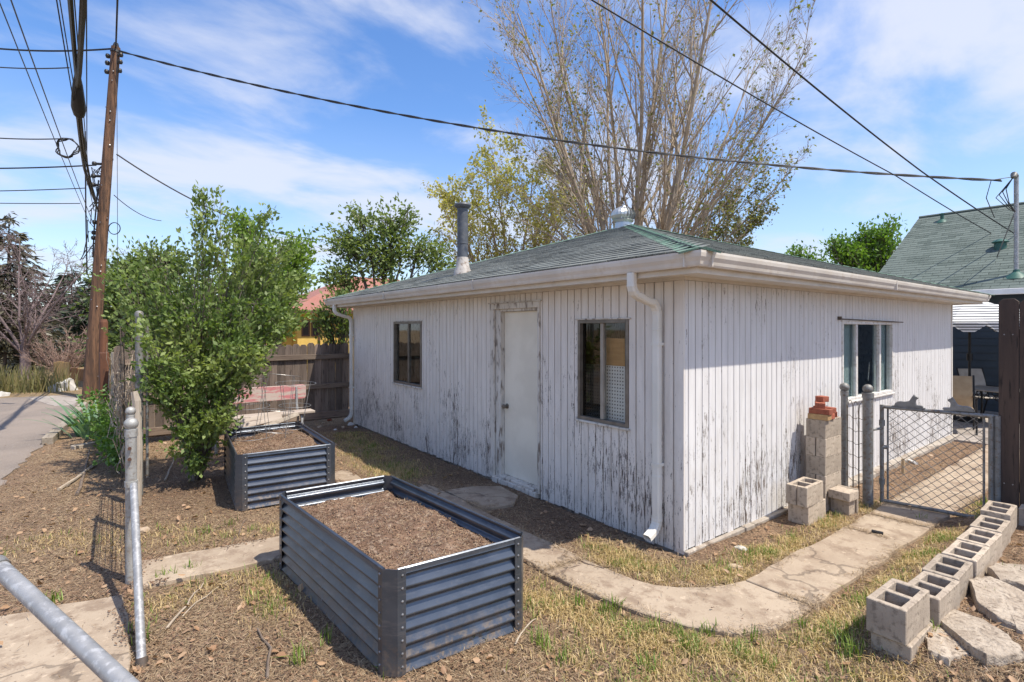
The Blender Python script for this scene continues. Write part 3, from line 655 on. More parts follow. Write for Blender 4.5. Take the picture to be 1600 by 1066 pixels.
def downspout(y, low):
    ds = link('downspout', None, gar)
    top = [(-0.385,2.36),(-0.385,2.27)] + arc((-0.285,2.27),0.10,180,248,7)[1:] + [(-0.16,2.128)] + arc((-0.165,2.02),0.115,66,0,7)
    duct('upper_elbow', top, y, ds, rib=range(2, len(top)-1, 2))
    duct('pipe', [(-0.05,2.02),(-0.05,1.9),(-0.05,1.895),(-0.05,1.885),(-0.05,1.88),(-0.05,0.62),(-0.05,0.615),(-0.05,0.6),(-0.05,low)], y, ds, rib=(2,3,6,7))
    lo_ = [(-0.05,low),(-0.05,low-0.02)] + arc((-0.17,low-0.02),0.12,0,-58,8)[1:] + [(-0.185,low-0.16)]
    duct('kickout', lo_, y, ds, wy=0.08, wn=0.062, rib=range(2, 9, 2))
    mb = MB()
    for z in (1.75, 0.7): mb.box(-0.083,-0.001,y-0.041,y+0.041,z,z+0.025)
    mb.obj('strap', m_spout, ds)
downspout(0.245, 0.26); downspout(WL-0.03, 0.22)
# door
dr = link('door', None, gar)
mb = MB(); mb.box(0.075,0.115,1.945,2.655,0.075,2.105); mb.obj('door_slab', m_door, dr, bevel=0.003)
kn = MB(); kz, ky = 0.93, 2.598
prof = [(0.032,0.0),(0.032,0.008),(0.012,0.012),(0.012,0.035),(0.026,0.042),(0.029,0.056),(0.024,0.068),(0.01,0.072)]
kn.lathe(prof, (0,0,0), 16); kn.v = [(0.075-z, ky+x, kz+y) for x, y, z in kn.v]; kn.obj('knob', m_alum, dr, smooth=True)
mb = MB(); mb.box(0.0135,0.116,2.657,2.758,0.03,2.15); mb.box(0.0135,0.116,1.905,1.943,0.03,2.15); mb.box(0.0135,0.116,1.943,2.657,2.107,2.15); mb.obj('door_jamb', m_trimworn, gar, bevel=0.003)
mb = MB(); mb.box(-0.022,0.013,2.758,2.842,0.03,2.135); mb.box(-0.022,0.013,1.872,1.905,0.03,2.135); mb.box(-0.022,0.013,1.868,2.845,2.136,2.205); mb.box(-0.038,-0.004,1.84,2.86,2.206,2.218); mb.obj('door_casing', m_trimworn, gar, bevel=0.003)
mb = MB(); mb.box(-0.05,0.115,1.91,2.76,-0.03,0.045); mb.box(-0.015,0.12,1.95,2.655,0.046,0.073); mb.obj('threshold', m_trimworn, gar, bevel=0.006)
# windows
def window(wall, s0, s1, z0, z1, mulls, fm, mm, sill_m, pane_m=m_glass, far_m=None):
    w = link('window', None, gar); f = 0.035
    mb = MB()
    for a in ((s0,s0+f,z0,z1),(s1-f,s1,z0,z1),(s0+f,s1-f,z1-f,z1),(s0+f,s1-f,z0,z0+f)): bx(mb, wall, a[0], a[1], -0.012, 0.06, a[2], a[3])
    mb.obj('frame', fm, w, bevel=0.003)
    for m, mw in mulls: mb = MB(); bx(mb, wall, m-mw/2, m+mw/2, 0.002, 0.05, z0+f, z1-f); mb.obj('mullion', mm, w, bevel=0.003)
    edges = [s0+f] + [m for m, _ in mulls] + [s1-f]
    for i, (a, b) in enumerate(zip(edges, edges[1:])):
        mb = MB(); d = 0.022 + 0.012*(i % 2); bx(mb, wall, a+(0.018 if i else 0), b-(0.018 if i < len(edges)-2 else 0), d, d+0.004, z0+f, z1-f); mb.obj('pane', far_m if (far_m and i) else pane_m, w)
    mb = MB(); bx(mb, wall, s0-0.02, s1+0.02, -0.03, 0.0, z0-0.022, z0-0.001); mb.obj('sill', sill_m, w, bevel=0.003); mb = MB(); bx(mb, wall, s0-0.03, s1+0.03, -0.022, 0.0, z1+0.001, z1+0.014); mb.obj('drip_cap', sill_m, w, bevel=0.003)
    return w
window('L', 0.60, 1.27, 0.967, 1.984, [(0.945,0.042)], m_alum, m_mullion, m_trimworn, m_glass, m_screen)
window('L', 4.735, 5.76, 0.972, 2.008, [(5.22,0.035)], m_alum, m_alum, m_trimworn)
w3 = window('R', 3.18, 4.90, 1.002, 1.984, [(3.66,0.055),(4.455,0.055)], m_frame_light, m_frame_light, m_frame_light, m_glass_teal)
mb = MB(); mb.box(3.06,3.085,-0.04,-0.001,2.0,2.04); mb.tube([(3.08,-0.03,2.01),(5.22,-0.035,1.985)], 0.007, 6); mb.obj('curtain_rod', m_meshrust, w3)
# what shows behind the glass
mb = MB(); mb.box(0.105,0.12,0.45,1.5,1.5,1.80); mb.obj('plywood_panel', m_ply, gar)
mb = MB(); mb.box(0.09,0.102,0.45,1.5,0.85,1.53); mb.obj('pegboard', m_peg, gar)
for x0_, x1_ in ((3.15,3.70),(4.43,4.95)): mb = MB(); mb.box(x0_,x1_,0.075,0.085,1.0,1.99); mb.obj('curtain', m_teal, gar)
mb = MB(); mb.box(3.69,4.44,0.405,0.415,1.0,1.98); mb.obj('blind', m_greycloth, gar)
mb = MB(); mb.tube([(4.22,0.07,1.2),(4.3,0.08,1.44)], 0.006, 5); mb.obj('cord', m_frame_light, gar)
mb = MB(); mb.lathe([(0.02,-0.11),(0.085,-0.075),(0.115,0.0),(0.10,0.06),(0.055,0.10),(0.02,0.115)], (0,0,0), 16)
o = mb.obj('vase', m_ball, smooth=True); o.location = (3.86,0.13+0.12,1.11); tag(o, 'round terracotta pot standing inside the right garage window', 'pot')
mb = MB(); mb.box(3.3,4.8,0.09,0.40,0.93,0.995); mb.obj('window_ledge', m_trim, gar)
mb = MB(); mb.box(0.07,WW-0.06,0.07,WL-0.06,2.30,2.33); mb.obj('ceiling', m_dark, gar)

# ---------------------------------------------------------------- raised beds
def V2(p): return Vector((p[0], p[1], 0))
def bed(label, corners, h, soilz, seed):
    """corners counter-clockwise from the near left"""
    t = thing('raised_bed', label, 'raised bed', (corners[0][0], corners[0][1], 0), 0, 'corrugated steel raised beds')
    C0 = V2(corners[0]); P = [V2(c) - C0 for c in corners]; ch = 0.055; N_ = 7; per = (h-0.03)/N_
    for i in range(4):
        a, b = P[i], P[(i+1) % 4]; d = (b-a).normalized(); n = Vector((d.y, -d.x, 0)); L = (b-a).length
        prof = [(0.0, h), (0.012, h-0.004), (0.012, h-0.022)]
        for k in range(N_):
            z0 = h-0.026-k*per
            for f, o in ((0.0,0.0135),(0.07,0.010),(0.17,-0.012),(0.26,-0.017),(0.42,-0.0165),(0.84,0.0125),(0.93,0.0145)): prof.append((o, z0-f*per))
        prof.append((0.004, 0.0)); mb = MB(); nseg = 2; m = len(prof)
        for thick in (0.0, -0.004):
            base = len(mb.v)
            for s in range(nseg+1):
                q = a + d*(ch + (L-2*ch)*s/nseg)
                for o, z in prof: mb.v.append(tuple(q + n*(o+thick) + Vector((0,0,max(0.0,z)+ (thick if z == h else 0)))))
            for s in range(nseg):
                for j in range(m-1):
                    f = (base+s*m+j, base+s*m+j+1, base+(s+1)*m+j+1, base+(s+1)*m+j); mb.f.append(f if thick else f[::-1]); mb.m.append(0)
        pan = mb.obj('panel', m_bedsteel, t, smooth=True)
        mb = MB(); mb.tube([a+d*(ch*0.9)+Vector((0,0,h))+n*0.003, b-d*(ch*0.9)+Vector((0,0,h))+n*0.003], 0.009, 6); mb.obj('rim', m_bedsteel, t, smooth=True)
        mb = MB(); q = a + d*(L/2)
        for k in range(N_): mb.tube([q + n*0.012 + Vector((0,0,h-0.03-(k+0.9)*per)), q + n*0.018 + Vector((0,0,h-0.03-(k+0.9)*per))], 0.007, 6)
        if L > 1.2: mb.obj('bolt', m_bolt, pan, kind='stuff')
        # folded corner strip
        c = b; d2 = (P[(i+2) % 4] - b).normalized(); n2 = Vector((d2.y, -d2.x, 0)); fw = 0.036
        out = [c - d*(ch+fw) + n*0.0165, c - d*ch*0.8 + n*0.0165, c + d2*ch*0.8 + n2*0.0165, c + d2*(ch+fw) + n2*0.0165]
        inn = [p_ - (n+n2).normalized()*0.004 for p_ in out]
        mb = MB(); Z = Vector((0,0,h+0.006))
        mb.add([*out, *inn, *[p_+Z for p_ in out], *[p_+Z for p_ in inn]], [f for j in range(3) for f in ((j,j+1,8+j+1,8+j),(4+j+1,4+j,12+j,12+j+1),(8+j,8+j+1,12+j+1,12+j))] + [(4,0,8,12),(3,7,15,11)])
        post = mb.obj('corner_post', m_bedsteel, t)
        mb = MB()
        for e, nn in ((c - d*(ch+fw*0.45), n), (c + d2*(ch+fw*0.45), n2)):
            for k in range(N_+1):
                z = 0.05 + k*(h-0.08)/N_; mb.tube([e+nn*0.016+Vector((0,0,z)), e+nn*0.0205+Vector((0,0,z)), e+nn*0.0225+Vector((0,0,z))], [0.008,0.007,0.003], 6)
        mb.obj('bolt', m_bolt, post, kind='stuff')
    # soil
    rg = random.Random(seed); nx, ny = 26, 46; V = []; 
    for j in range(ny+1):
        for i in range(nx+1):
            u, v = 0.030+0.940*i/nx, 0.016+0.968*j/ny
            p = (P[0]*(1-u)+P[1]*u)*(1-v) + (P[3]*(1-u)+P[2]*u)*v
            edge = min(u, 1-u, v*1.6, (1-v)*1.6)
            z = soilz + 0.055*mnoise.noise(Vector((p.x*3+seed, p.y*3, 0))) + 0.018*mnoise.noise(Vector((p.x*11, p.y*11, seed))) - 0.035*math.exp(-edge/0.05)
            V.append((p.x+C0.x, p.y+C0.y, z))
    idx = np.arange((nx+1)*(ny+1)).reshape(ny+1, nx+1); F = np.stack([idx[:-1,:-1], idx[:-1,1:], idx[1:,1:], idx[1:,:-1]], -1).reshape(-1,4)
    so = link('bed_soil', np_mesh('bed_soil', V, F, m_soil, True), None, kind='stuff')
    return t, V
B1 = [(-2.635,0.035),(-1.735,-0.03),(-1.86,1.77),(-2.77,1.82)]
_b = [G(371,712,0.58), G(523,694,0.58), G(467,660,0.58), G(352,672,0.58)]
B2 = [(p.x, p.y) for p in _b]
bed1, soil1 = bed('dark slate corrugated raised bed in the foreground filled with bare soil', B1, 0.58, 0.475, 1)
bed2, soil2 = bed('slate corrugated raised bed beside the leafy shrub holding wire tomato cages', B2, 0.58, 0.50, 2)
# ---------------------------------------------------------------- tomato cages in the further bed
def cage(base, tilt, label, h, rings, nleg, rleg):
    t = thing('tomato_cage', label, 'tomato cage', base, 0, 'wire tomato cages')
    Mx = Matrix.Rotation(tilt[0], 3, 'X') @ Matrix.Rotation(tilt[1], 3, 'Y')
    for z, r in rings:
        mb = MB(); mb.tube([Mx @ Vector((r*math.cos(2*math.pi*i/28), r*math.sin(2*math.pi*i/28), z)) for i in range(28)], 0.0032, 5, closed=True); mb.obj('ring', m_cage, t)
    for k in range(nleg):
        a = 2*math.pi*(k+0.3)/nleg; mb = MB(); mb.tube([Mx @ Vector((rleg(z)*math.cos(a), rleg(z)*math.sin(a), z)) for z in (-0.05, 0.0, *[q for q, _ in rings])], 0.0032, 5); mb.obj('leg', m_cage, t)
p = Q(459, 680, 7.05); cage((p.x,p.y,0.50), (R(2),R(2)), 'wire tomato cage standing upright at the right rear of the planted bed', 0.7, [(0.06,0.14),(0.36,0.2),(0.66,0.255)], 4, lambda z: 0.13+0.19*z)
p = Q(424, 684, 6.75); cage((p.x,p.y,0.50), (R(-3),R(9)), 'wire tomato cage tilting sideways in the middle of the planted bed', 0.8, [(0.07,0.25),(0.34,0.23),(0.80,0.235)], 4, lambda z: 0.255-0.03*z)
p = Q(396, 690, 6.55); cage((p.x,p.y,0.50), (R(2),R(-2)), 'wire tomato cage half hidden by the shrub leaves at the left of the bed', 0.8, [(0.05,0.24),(0.42,0.2),(0.78,0.17)], 4, lambda z: 0.245-0.1*z)
# ---------------------------------------------------------------- bench and loose boards
bn = thing('garden_bench', 'old wooden bench with peeling red backrest in front of the fence', 'bench', (-1.85, 6.50, 0))
def rboard(x0, x1, y0, y1, z0, z1, r=0.05):
    mb = MB(); pts = []
    for (cx, cz, a0) in ((x1-r, z1-r, 0), (x0+r, z1-r, 90), (x0+r, z0+r, 180), (x1-r, z0+r, 270)):
        for k in range(5): a = R(a0+22.5*k); pts.append((cx+r*math.cos(a), cz+r*math.sin(a)))
    n = len(pts); mb.add([(x,y0,z) for x,z in pts]+[(x,y1,z) for x,z in pts], [tuple(range(n)), tuple(reversed(range(n,2*n)))]+[(i,n+i,n+(i+1)%n,(i+1)%n) for i in range(n)]); return mb
rboard(-0.95,0.66,0.22,0.262,0.69,0.93).obj('backrest', m_bench, bn, bevel=0.004)
mb = MB(); mb.box(-0.95,0.70,-0.17,0.10,0.485,0.525); mb.obj('seat', m_plank, bn, bevel=0.006)
for x in (-0.75, 0.50):
    mb = MB(); mb.tube([(x,-0.12,0.0),(x,-0.12,0.40),(x,-0.08,0.46),(x,0.10,0.465)], 0.024, 8); mb.obj('leg', m_galv, bn, smooth=True)
    mb = MB(); mb.tube([(x,0.22,0.0),(x,0.12,0.40),(x,0.19,0.6),(x,0.225,0.90)], 0.02, 8); mb.obj('back_support', m_galv, bn, smooth=True)
def board(label, a, b, w, th, mat, roll=0.0, group=None):
    a, b = Vector(a), Vector(b); d = b-a; L = d.length; d.normalize(); s = Vector((0,0,1)).cross(d).normalized(); u = d.cross(s)
    Mx = Matrix((d, s, u)).transposed() @ Matrix.Rotation(roll, 3, 'X')
    mb = MB(); mb.box(0,L,-w/2,w/2,0,th); o = mb.obj('loose_board', mat, None, bevel=0.004); o.matrix_basis = Matrix.Translation(a) @ Mx.to_4x4()
    return tag(o, label, 'board', group)
board('bleached board leaning edge-up against the bench seat end', (-2.35,6.14,0.44), (-1.72,6.20,0.52), 0.15, 0.03, m_plank, R(65), 'loose boards by the bench')
board('narrow grey board lying crooked in front of the bench', (-2.0,6.05,0.38), (-1.45,6.24,0.50), 0.07, 0.025, m_silverwood, R(50), 'loose boards by the bench')
board('brown board propped low beside the shrub under the bench seat', (-2.9,6.15,0.42), (-2.2,6.22,0.40), 0.14, 0.03, m_rail, R(60), 'loose boards by the bench')

# ---------------------------------------------------------------- cinder blocks
def blockmesh(L=0.39, W=0.19, H=0.19, holes=True, notch=False, chip=0):
    x0 = [0, 0.036, L/2-0.016, L/2+0.016, L-0.036, L]; y0 = [0, 0.034, W-0.034, W]
    if notch: x0 = [0, 0.018] + x0[1:]; y0 = [0, 0.034, W/2-0.006, W/2+0.006, W-0.034, W]
    nx, ny = len(x0)-1, len(y0)-1
    def solid(i, j):
        if i < 0 or j < 0 or i >= nx or j >= ny: return False
        cx, cy = (x0[i]+x0[i+1])/2, (y0[j]+y0[j+1])/2
        if notch and cx < 0.018 and abs(cy-W/2) < 0.006: return False
        if not holes: return True
        return not (0.034 < cy < W-0.034 and (0.036 < cx < L/2-0.016 or L/2+0.016 < cx < L-0.036))
    mb = MB(); vid = {}
    def v(i, j, k):
        if (i,j,k) not in vid: vid[(i,j,k)] = len(mb.v); mb.v.append((x0[i], y0[j], H*k))
        return vid[(i,j,k)]
    for i in range(nx):
        for j in range(ny):
            if not solid(i, j): continue
            F = [(v(i,j,1),v(i+1,j,1),v(i+1,j+1,1),v(i,j+1,1)), (v(i,j,0),v(i,j+1,0),v(i+1,j+1,0),v(i+1,j,0))]
            if not solid(i-1,j): F.append((v(i,j,0),v(i,j,1),v(i,j+1,1),v(i,j+1,0)))
            if not solid(i+1,j): F.append((v(i+1,j,0),v(i+1,j+1,0),v(i+1,j+1,1),v(i+1,j,1)))
            if not solid(i,j-1): F.append((v(i,j,0),v(i+1,j,0),v(i+1,j,1),v(i,j,1)))
            if not solid(i,j+1): F.append((v(i,j+1,0),v(i,j+1,1),v(i+1,j+1,1),v(i+1,j+1,0)))
            for f in F: mb.f.append(f); mb.m.append(0)
    me = mb.mesh('cinder_block', m_cinder, bevel=0.004)
    # slightly uneven arrises
    for vv in me.vertices: vv.co += Vector((mnoise.noise(vv.co*31+Vector((chip,0,0))), mnoise.noise(vv.co*29+Vector((0,chip,5))), mnoise.noise(vv.co*27+Vector((9,0,chip)))))*0.0038
    return me
blk = [blockmesh(chip=i*3) for i in range(3)]; blk_n = blockmesh(notch=True); blk_h = blockmesh(W=0.092, holes=False)
brg = random.Random(9)
def block(me, x, y, z, rz, label, group, name='cinder_block', cat='cinder block'):
    o = link(name, me); o.location = (x,y,z); o.rotation_euler = (0,0,rz); return tag(o, label, cat, group)
gr = 'cinder blocks edging the path'
block(blk[0], -0.394,-1.655,0.172, R(-1), 'pale cinder block standing highest at the near end of the row', gr)
block(blk[1], -0.374,-1.672,-0.024, R(-0.5), 'half buried cinder block beneath the nearest block of the row', gr)
labs = ['cinder block directly behind the tall near end block', 'cinder block third along the row, beside the small green sprouts', 'cinder block fourth along the row, level with the topmost flagstone',
        'cinder block fifth along the row above the dry bank', 'cinder block next to last before the gate end of the row', 'cinder block raised at the far end of the row against the gate']
for i, (x, y, z, a) in enumerate([(0.045,-1.695,0.112,-1.5),(0.465,-1.690,0.11,1),(0.880,-1.695,0.112,0),(1.295,-1.685,0.11,-1),(1.710,-1.680,0.113,1.2),(2.125,-1.665,0.15,2.5)]):
    block(blk[(i+2) % 3], x, y, z, R(a), labs[i], gr)
o = block(blk[1], 2.83,-2.02,0.10, R(92), 'cinder block set apart at the foot of the dark wooden fence', gr)
gs = 'cinder blocks stacked against the garage wall'
nm = ['lowest', 'second lowest', 'middle', 'second highest', 'top']
for k in range(5):
    z = k*0.1905; j = brg.uniform(-0.004, 0.004)
    if k in (1, 3):
        block(blk_h, 1.985+j,-0.300,z, 0, 'thin outer cinder block in the %s course of the wall stack' % nm[k], gs); block(blk_h, 1.983-j,-0.198,z, 0, 'thin wall side cinder block in the %s course of the wall stack' % nm[k], gs)
    else: block(blk[k % 3], 1.982+j,-0.298,z, R(brg.uniform(-.6,.6)), 'wide cinder block forming the %s course of the wall stack' % nm[k], gs)
gp = 'loose blocks at the foot of the stack'
block(blk[0], 1.47,-0.353,0.0, 0, 'tilted looking cinder block under the hollow block beside the garage wall', gp)
block(blk_n, 1.415,-0.365,0.191, R(2), 'hollow cinder block with holes upward on the left of the loose pile', gp)
block(blockmesh(0.14,0.175,0.165,False), 2.066,-0.487,0.0, 0, 'small solid block under the flat cap block right of the stack', gp)
block(blockmesh(0.20,0.20,0.085,False), 2.005,-0.512,0.166, R(-3), 'flat solid cap block lying on the small block right of the stack', gp)
block(blockmesh(0.045,0.19,0.25,False), 2.225,-0.50,0.0, R(1), 'thin concrete slab standing upright behind the flat cap block', gp)
def brickmesh(L=0.2, chip=0, mat=None):
    mb = MB(); mb.box(0,L,0,0.092,0,0.057); me = mb.mesh('brick', mat or m_brick, bevel=0.004)
    for vv in me.vertices: vv.co += Vector([mnoise.noise(vv.co*40+Vector((chip,i,0))) for i in range(3)])*0.003
    return me
gb = 'bricks piled on the block stack'
br = brickmesh(); bb_ = brickmesh(0.2, 2, m_brickbuff); bh = brickmesh(0.095, 5)
zt = 0.9525
for me, x, y, z, a, lb in ((bb_,2.07,-0.325,zt,90,'buff yellow brick at the bottom of the brick pile'), (br,2.18,-0.315,zt,88,'dull red brick beside the buff brick on the stack'),
    (br,2.075,-0.335,zt+.058,91,'long red brick lying on the buff brick'), (br,2.215,-0.315,zt+.058,80,'red brick on the right of the upper layer of the pile'),
    (br,2.02,-0.285,zt+.116,24,'red brick alone on the third layer of the pile'), (bh,2.07,-0.24,zt+.174,-15,'broken orange half brick at the very top of the pile'), (bh,2.30,-0.29,zt,30,'broken red brick end at the right rim of the stack')):
    block(me, x, y, z, R(a), lb, gb, 'brick', 'brick')
# ---------------------------------------------------------------- flagstones on the bank
def stone(label, pix, ztop, th, seed, group='rough flagstones on the bank'):
    pts = [G(a, b, ztop) for a, b in pix]; c = sum(pts, Vector())/len(pts); c.z = 0; rg = random.Random(seed); out = []
    n0 = len(pts)
    for i in range(n0):
        a, b = pts[i], pts[(i+1) % n0]
        for k in range(5): 
            q = a.lerp(b, k/5); q.z = 0; out.append(q + Vector((rg.uniform(-1,1), rg.uniform(-1,1), 0))*0.010)
    ar = sum(out[i-1].x*out[i].y-out[i].x*out[i-1].y for i in range(len(out)))
    if ar < 0: out.reverse()
    n = len(out); mb = MB(); rings = [(1.0,-th),(1.01,-th*0.45),(0.995,-0.008),(0.965,0.0),(0.75,0.003),(0.5,0.004),(0.25,0.004)]
    tx, ty = rg.uniform(-.06,.06), rg.uniform(-.06,.06)
    for s, dz in rings:
        for q in out:
            w = (q-c)*s; z = dz + 0.010*mnoise.noise(Vector((w.x*9+seed, w.y*9, 1))) + 0.008*mnoise.noise(Vector((w.x*30, w.y*30, seed))) + tx*w.x + ty*w.y
            mb.v.append((w.x, w.y, z))
    mb.v.append((0,0,0.009))
    for r in range(len(rings)-1):
        for i in range(n): mb.f.append((r*n+i, r*n+(i+1)%n, (r+1)*n+(i+1)%n, (r+1)*n+i)); mb.m.append(0)
    for i in range(n): mb.f.append(((len(rings)-1)*n+i, (len(rings)-1)*n+(i+1)%n, len(mb.v)-1)); mb.m.append(0)
    mb.f.append(tuple(reversed(range(n)))); mb.m.append(0)
    o = mb.obj('flagstone', m_stone, None, smooth=True); o.location = (c.x, c.y, ztop); return tag(o, label, 'flagstone', group)
stone('pale flagstone farthest up the bank at the right edge', [(1545,886),(1562,877),(1600,879),(1660,900),(1610,920),(1562,906)], 0.205, 0.1, 1)
stone('broad rough flagstone in the middle of the bank', [(1512,907),(1545,903),(1600,925),(1655,952),(1600,980),(1562,962),(1525,937)], 0.20, 0.1, 2)
stone('long pointed flagstone nearest the bottom right corner', [(1466,963),(1484,947),(1530,964),(1580,993),(1600,1022),(1545,1027),(1508,1004)], 0.18, 0.11, 3)
stone('small coarse flagstone wedged against the near end block', [(1438,984),(1464,973),(1502,999),(1512,1020),(1482,1030),(1450,1014)], 0.14, 0.1, 4)

# ---------------------------------------------------------------- fence and gate beside the garage
def ballpost(label, x, y, h, r, mat, group, ball=1.25, z0=-0.1):
    t = thing('fence_post', label, 'fence post', (x,y,0), 0, group)
    mb = MB(); mb.tube([(0,0,z0),(0,0,h-0.03)], r, 14); mb.obj('tube', mat, t, smooth=True)
    rb = r*ball; mb = MB(); mb.lathe([(r*1.12,h-0.06),(r*1.12,h-0.005)] + [(rb*math.cos(R(a)), h+rb*0.75+rb*math.sin(R(a))) for a in range(-50,91,14)], (0,0,0), 16); mb.obj('ball_cap', m_galvlight if mat is m_galvlight else mat, t, smooth=True)
    return t
gpst = 'round steel fence posts with caps'
ballpost('slim grey ball capped post between the block stack and the right window', 2.82,-0.165,1.19,0.037,m_galvdull,gpst,1.35)
p2 = ballpost('thick grey dome capped post carrying the wire gate', 2.635,-0.46,1.21,0.05,m_galvdull,gpst,1.0)
# loop-top wire panel between the two posts
a, b = Vector((2.80,-0.20,0)), Vector((2.655,-0.42,0))
pn = thing('loop_fence', 'narrow loop topped wire mesh panel between the two capped posts', 'fence', tuple(a))
d = b-a
for k in range(3):
    s0, s1 = k/3+0.04, (k+1)/3; mb = MB(); pts = []
    q0, q1 = d*s0, d*s1
    pts = [q0+Vector((0,0,0.02)), q0+Vector((0,0,1.0))] + [q0.lerp(q1, 0.5-0.5*math.cos(math.pi*i/6)) + Vector((0,0,1.0+0.09*math.sin(math.pi*i/6))) for i in range(1,6)] + [q1+Vector((0,0,1.0)), q1+Vector((0,0,0.02))]
    mb.tube(pts, 0.0035, 5); mb.obj('loop_wire', m_meshrust, pn)
for k in range(7):
    z = 0.08+0.14*k; mb = MB(); mb.tube([d*(i/6)+Vector((0,0,z+0.012*math.sin(i*2.1+k)-0.02*math.sin(math.pi*i/6))) for i in range(7)], 0.003, 5); mb.obj('cross_wire', m_meshrust, pn)
# the gate
gA, gB = Vector((2.775,-0.545,0)), Vector((2.915,-1.40,0)); gd = (gB-gA); GL = gd.length; ga = math.atan2(gd.y, gd.x)
gt = thing('chain_link_gate', 'low chain link gate of grey tube topped by two reclining dog figures', 'gate', (gA.x,gA.y,0), ga)
mb = MB(); z0, z1 = 0.045, 1.055; r = 0.019
mb.tube([(0,0,z0),(GL,0,z0),(GL,0,z1),(0,0,z1)], r, 10, closed=True)
mb = MB()
for nm_, pts in (('bottom_rail',[(0,0,z0),(GL,0,z0)]),('top_rail',[(-0.01,0,z1),(GL+0.02,0,z1-0.005)]),('hinge_stile',[(0,0,z0-0.02),(0,0,z1+0.02)]),('latch_stile',[(GL,0,z0),(GL,0,z1+0.01)])):
    mb = MB(); mb.tube(pts, r, 10); mb.obj(nm_, m_galvdull, gt, smooth=True)
mb = MB(); mb.tube([(0.05,0.012,z0+0.02),(0.05,0.012,z1-0.02)], 0.010, 8); mb.obj('tension_bar', m_galvdull, gt, smooth=True)
mb = MB(); mb.tube([(GL-0.05,0.012,z0+0.02),(GL-0.05,0.012,z1-0.02)], 0.010, 8); mb.obj('tension_bar', m_galvdull, gt, smooth=True)
mb = MB(); pw, ph = 0.092, 0.082; za, zb, xa, xb = z0+0.02, z1-0.02, 0.05, GL-0.05
for s in (1, -1):
    k = -20
    while k < 40:
        x = xa + k*pw; k += 1; pts = []
        H = zb-za; Wd = H*pw/ph; x0_, x1_ = x, x + s*Wd
        lo, hi = 0.0, 1.0
        for (lim, sgn) in ((xa, 1), (xb, -1)):
            fa = (x0_-lim)*sgn; fb = (x1_-lim)*sgn
            if fa < 0 and fb < 0: lo = 2
            elif fa < 0: lo = max(lo, fa/(fa-fb))
            elif fb < 0: hi = min(hi, fa/(fa-fb))
        if lo >= hi: continue
        n_ = max(2, int((hi-lo)*12))
        mb.tube([(x0_+(x1_-x0_)*(lo+(hi-lo)*i/n_), 0.012+s*0.0025*(1 if i % 2 else -1), za+H*(lo+(hi-lo)*i/n_)) for i in range(n_+1)], 0.0032, 4)
mb.obj('chain_link_mesh', m_galvdull, gt, kind='stuff')
for z in (0.25, 0.88):
    mb = MB(); mb.tube([(0,0,z-0.03),(0,0,z+0.03)], 0.027, 10); mb.obj('hinge_collar', m_galvdull, gt, smooth=True)
mb = MB(); q = Vector((2.635-gA.x, -0.46-gA.y, 0)); q.rotate(Matrix.Rotation(-ga, 3, 'Z')); mb.tube([(q.x,q.y,0.80),(0.0,0.0,0.82)], 0.014, 8); mb.obj('hinge_arm', m_galvdull, gt, smooth=True)
mb = MB(); mb.tube([(0,0,0.62),(0.05,0.012,0.62)], 0.022, 8); mb.obj('bracket', m_galvdull, gt)
DOG = [(0.0,0.0),(0.25,0.0),(0.262,0.012),(0.255,0.026),(0.20,0.03),(0.195,0.06),(0.20,0.085),(0.215,0.092),(0.22,0.105),(0.205,0.118),(0.19,0.124),(0.178,0.14),(0.17,0.122),(0.16,0.11),(0.148,0.085),(0.135,0.064),(0.10,0.055),(0.06,0.058),(0.03,0.048),(0.008,0.028)]
for x, fl in ((0.23, 1), (0.63, -1)):
    mb = MB(); pts = [((p_[0]-0.13)*fl*0.95, p_[1]) for p_ in DOG]
    if fl < 0: pts.reverse()
    n_ = len(pts); rings_ = [(-0.013,0.75),(-0.018,1.0),(0.018,1.0),(0.013,0.75)]
    cx_ = sum(p_[0] for p_ in pts)/n_; cz_ = 0.04; vs = []
    for i in range(n_):
        pass
    mb.add([(a_,-0.014,b_) for a_, b_ in pts]+[(a_,0.014,b_) for a_, b_ in pts], [tuple(range(n_)), tuple(reversed(range(n_,2*n_)))]+[(i,n_+i,n_+(i+1)%n_,(i+1)%n_) for i in range(n_)])
    o = mb.obj('dog_figure', m_cast, gt, bevel=0.005); o.location = (x, 0, z1+0.018)
mb = MB(); mb.box(0.09, 0.37, -0.02, 0.02, 0, 0.008); o = mb.obj('figure_base', m_cast, gt); o.location = (0,0,z1+0.014)
lp = thing('fence_post', 'plain galvanised latch post between the gate and the dark fence', 'fence post', (2.945,-1.44,0), 0, gpst)
mb = MB(); mb.tube([(0,0,-0.1),(0,0,1.06)], 0.028, 12); mb.obj('tube', m_galvdull, lp, smooth=True)
# dark board fence at the right edge
df = thing('board_fence', 'tall dark stained board fence at the right edge of the yard', 'fence', (2.96,-1.45,0))
for k in range(9):
    w = 0.142; y1 = -k*(w+0.004); y0 = y1-w; mb = MB(); zt_ = 2.18-0.015*(k % 3); c = 0.03
    poly = [(y0,0.0),(y1,0.0),(y1,zt_-c),(y1-c,zt_),(y0+c,zt_),(y0,zt_-c)]
    x0_, x1_ = -0.013, 0.013
    mb.add([(x0_,a_,b_) for a_, b_ in poly]+[(x1_,a_,b_) for a_, b_ in poly], [tuple(reversed(range(6))), tuple(range(6,12))]+[(i,(i+1)%6,6+(i+1)%6,6+i) for i in range(6)])
    mb.obj('board', m_darkwood, df, bevel=0.003)
for z in (0.35, 1.0, 1.80): mb = MB(); mb.box(0.0135,0.055,-1.3,-0.112,z,z+0.09); mb.obj('rail', m_darkwood, df)
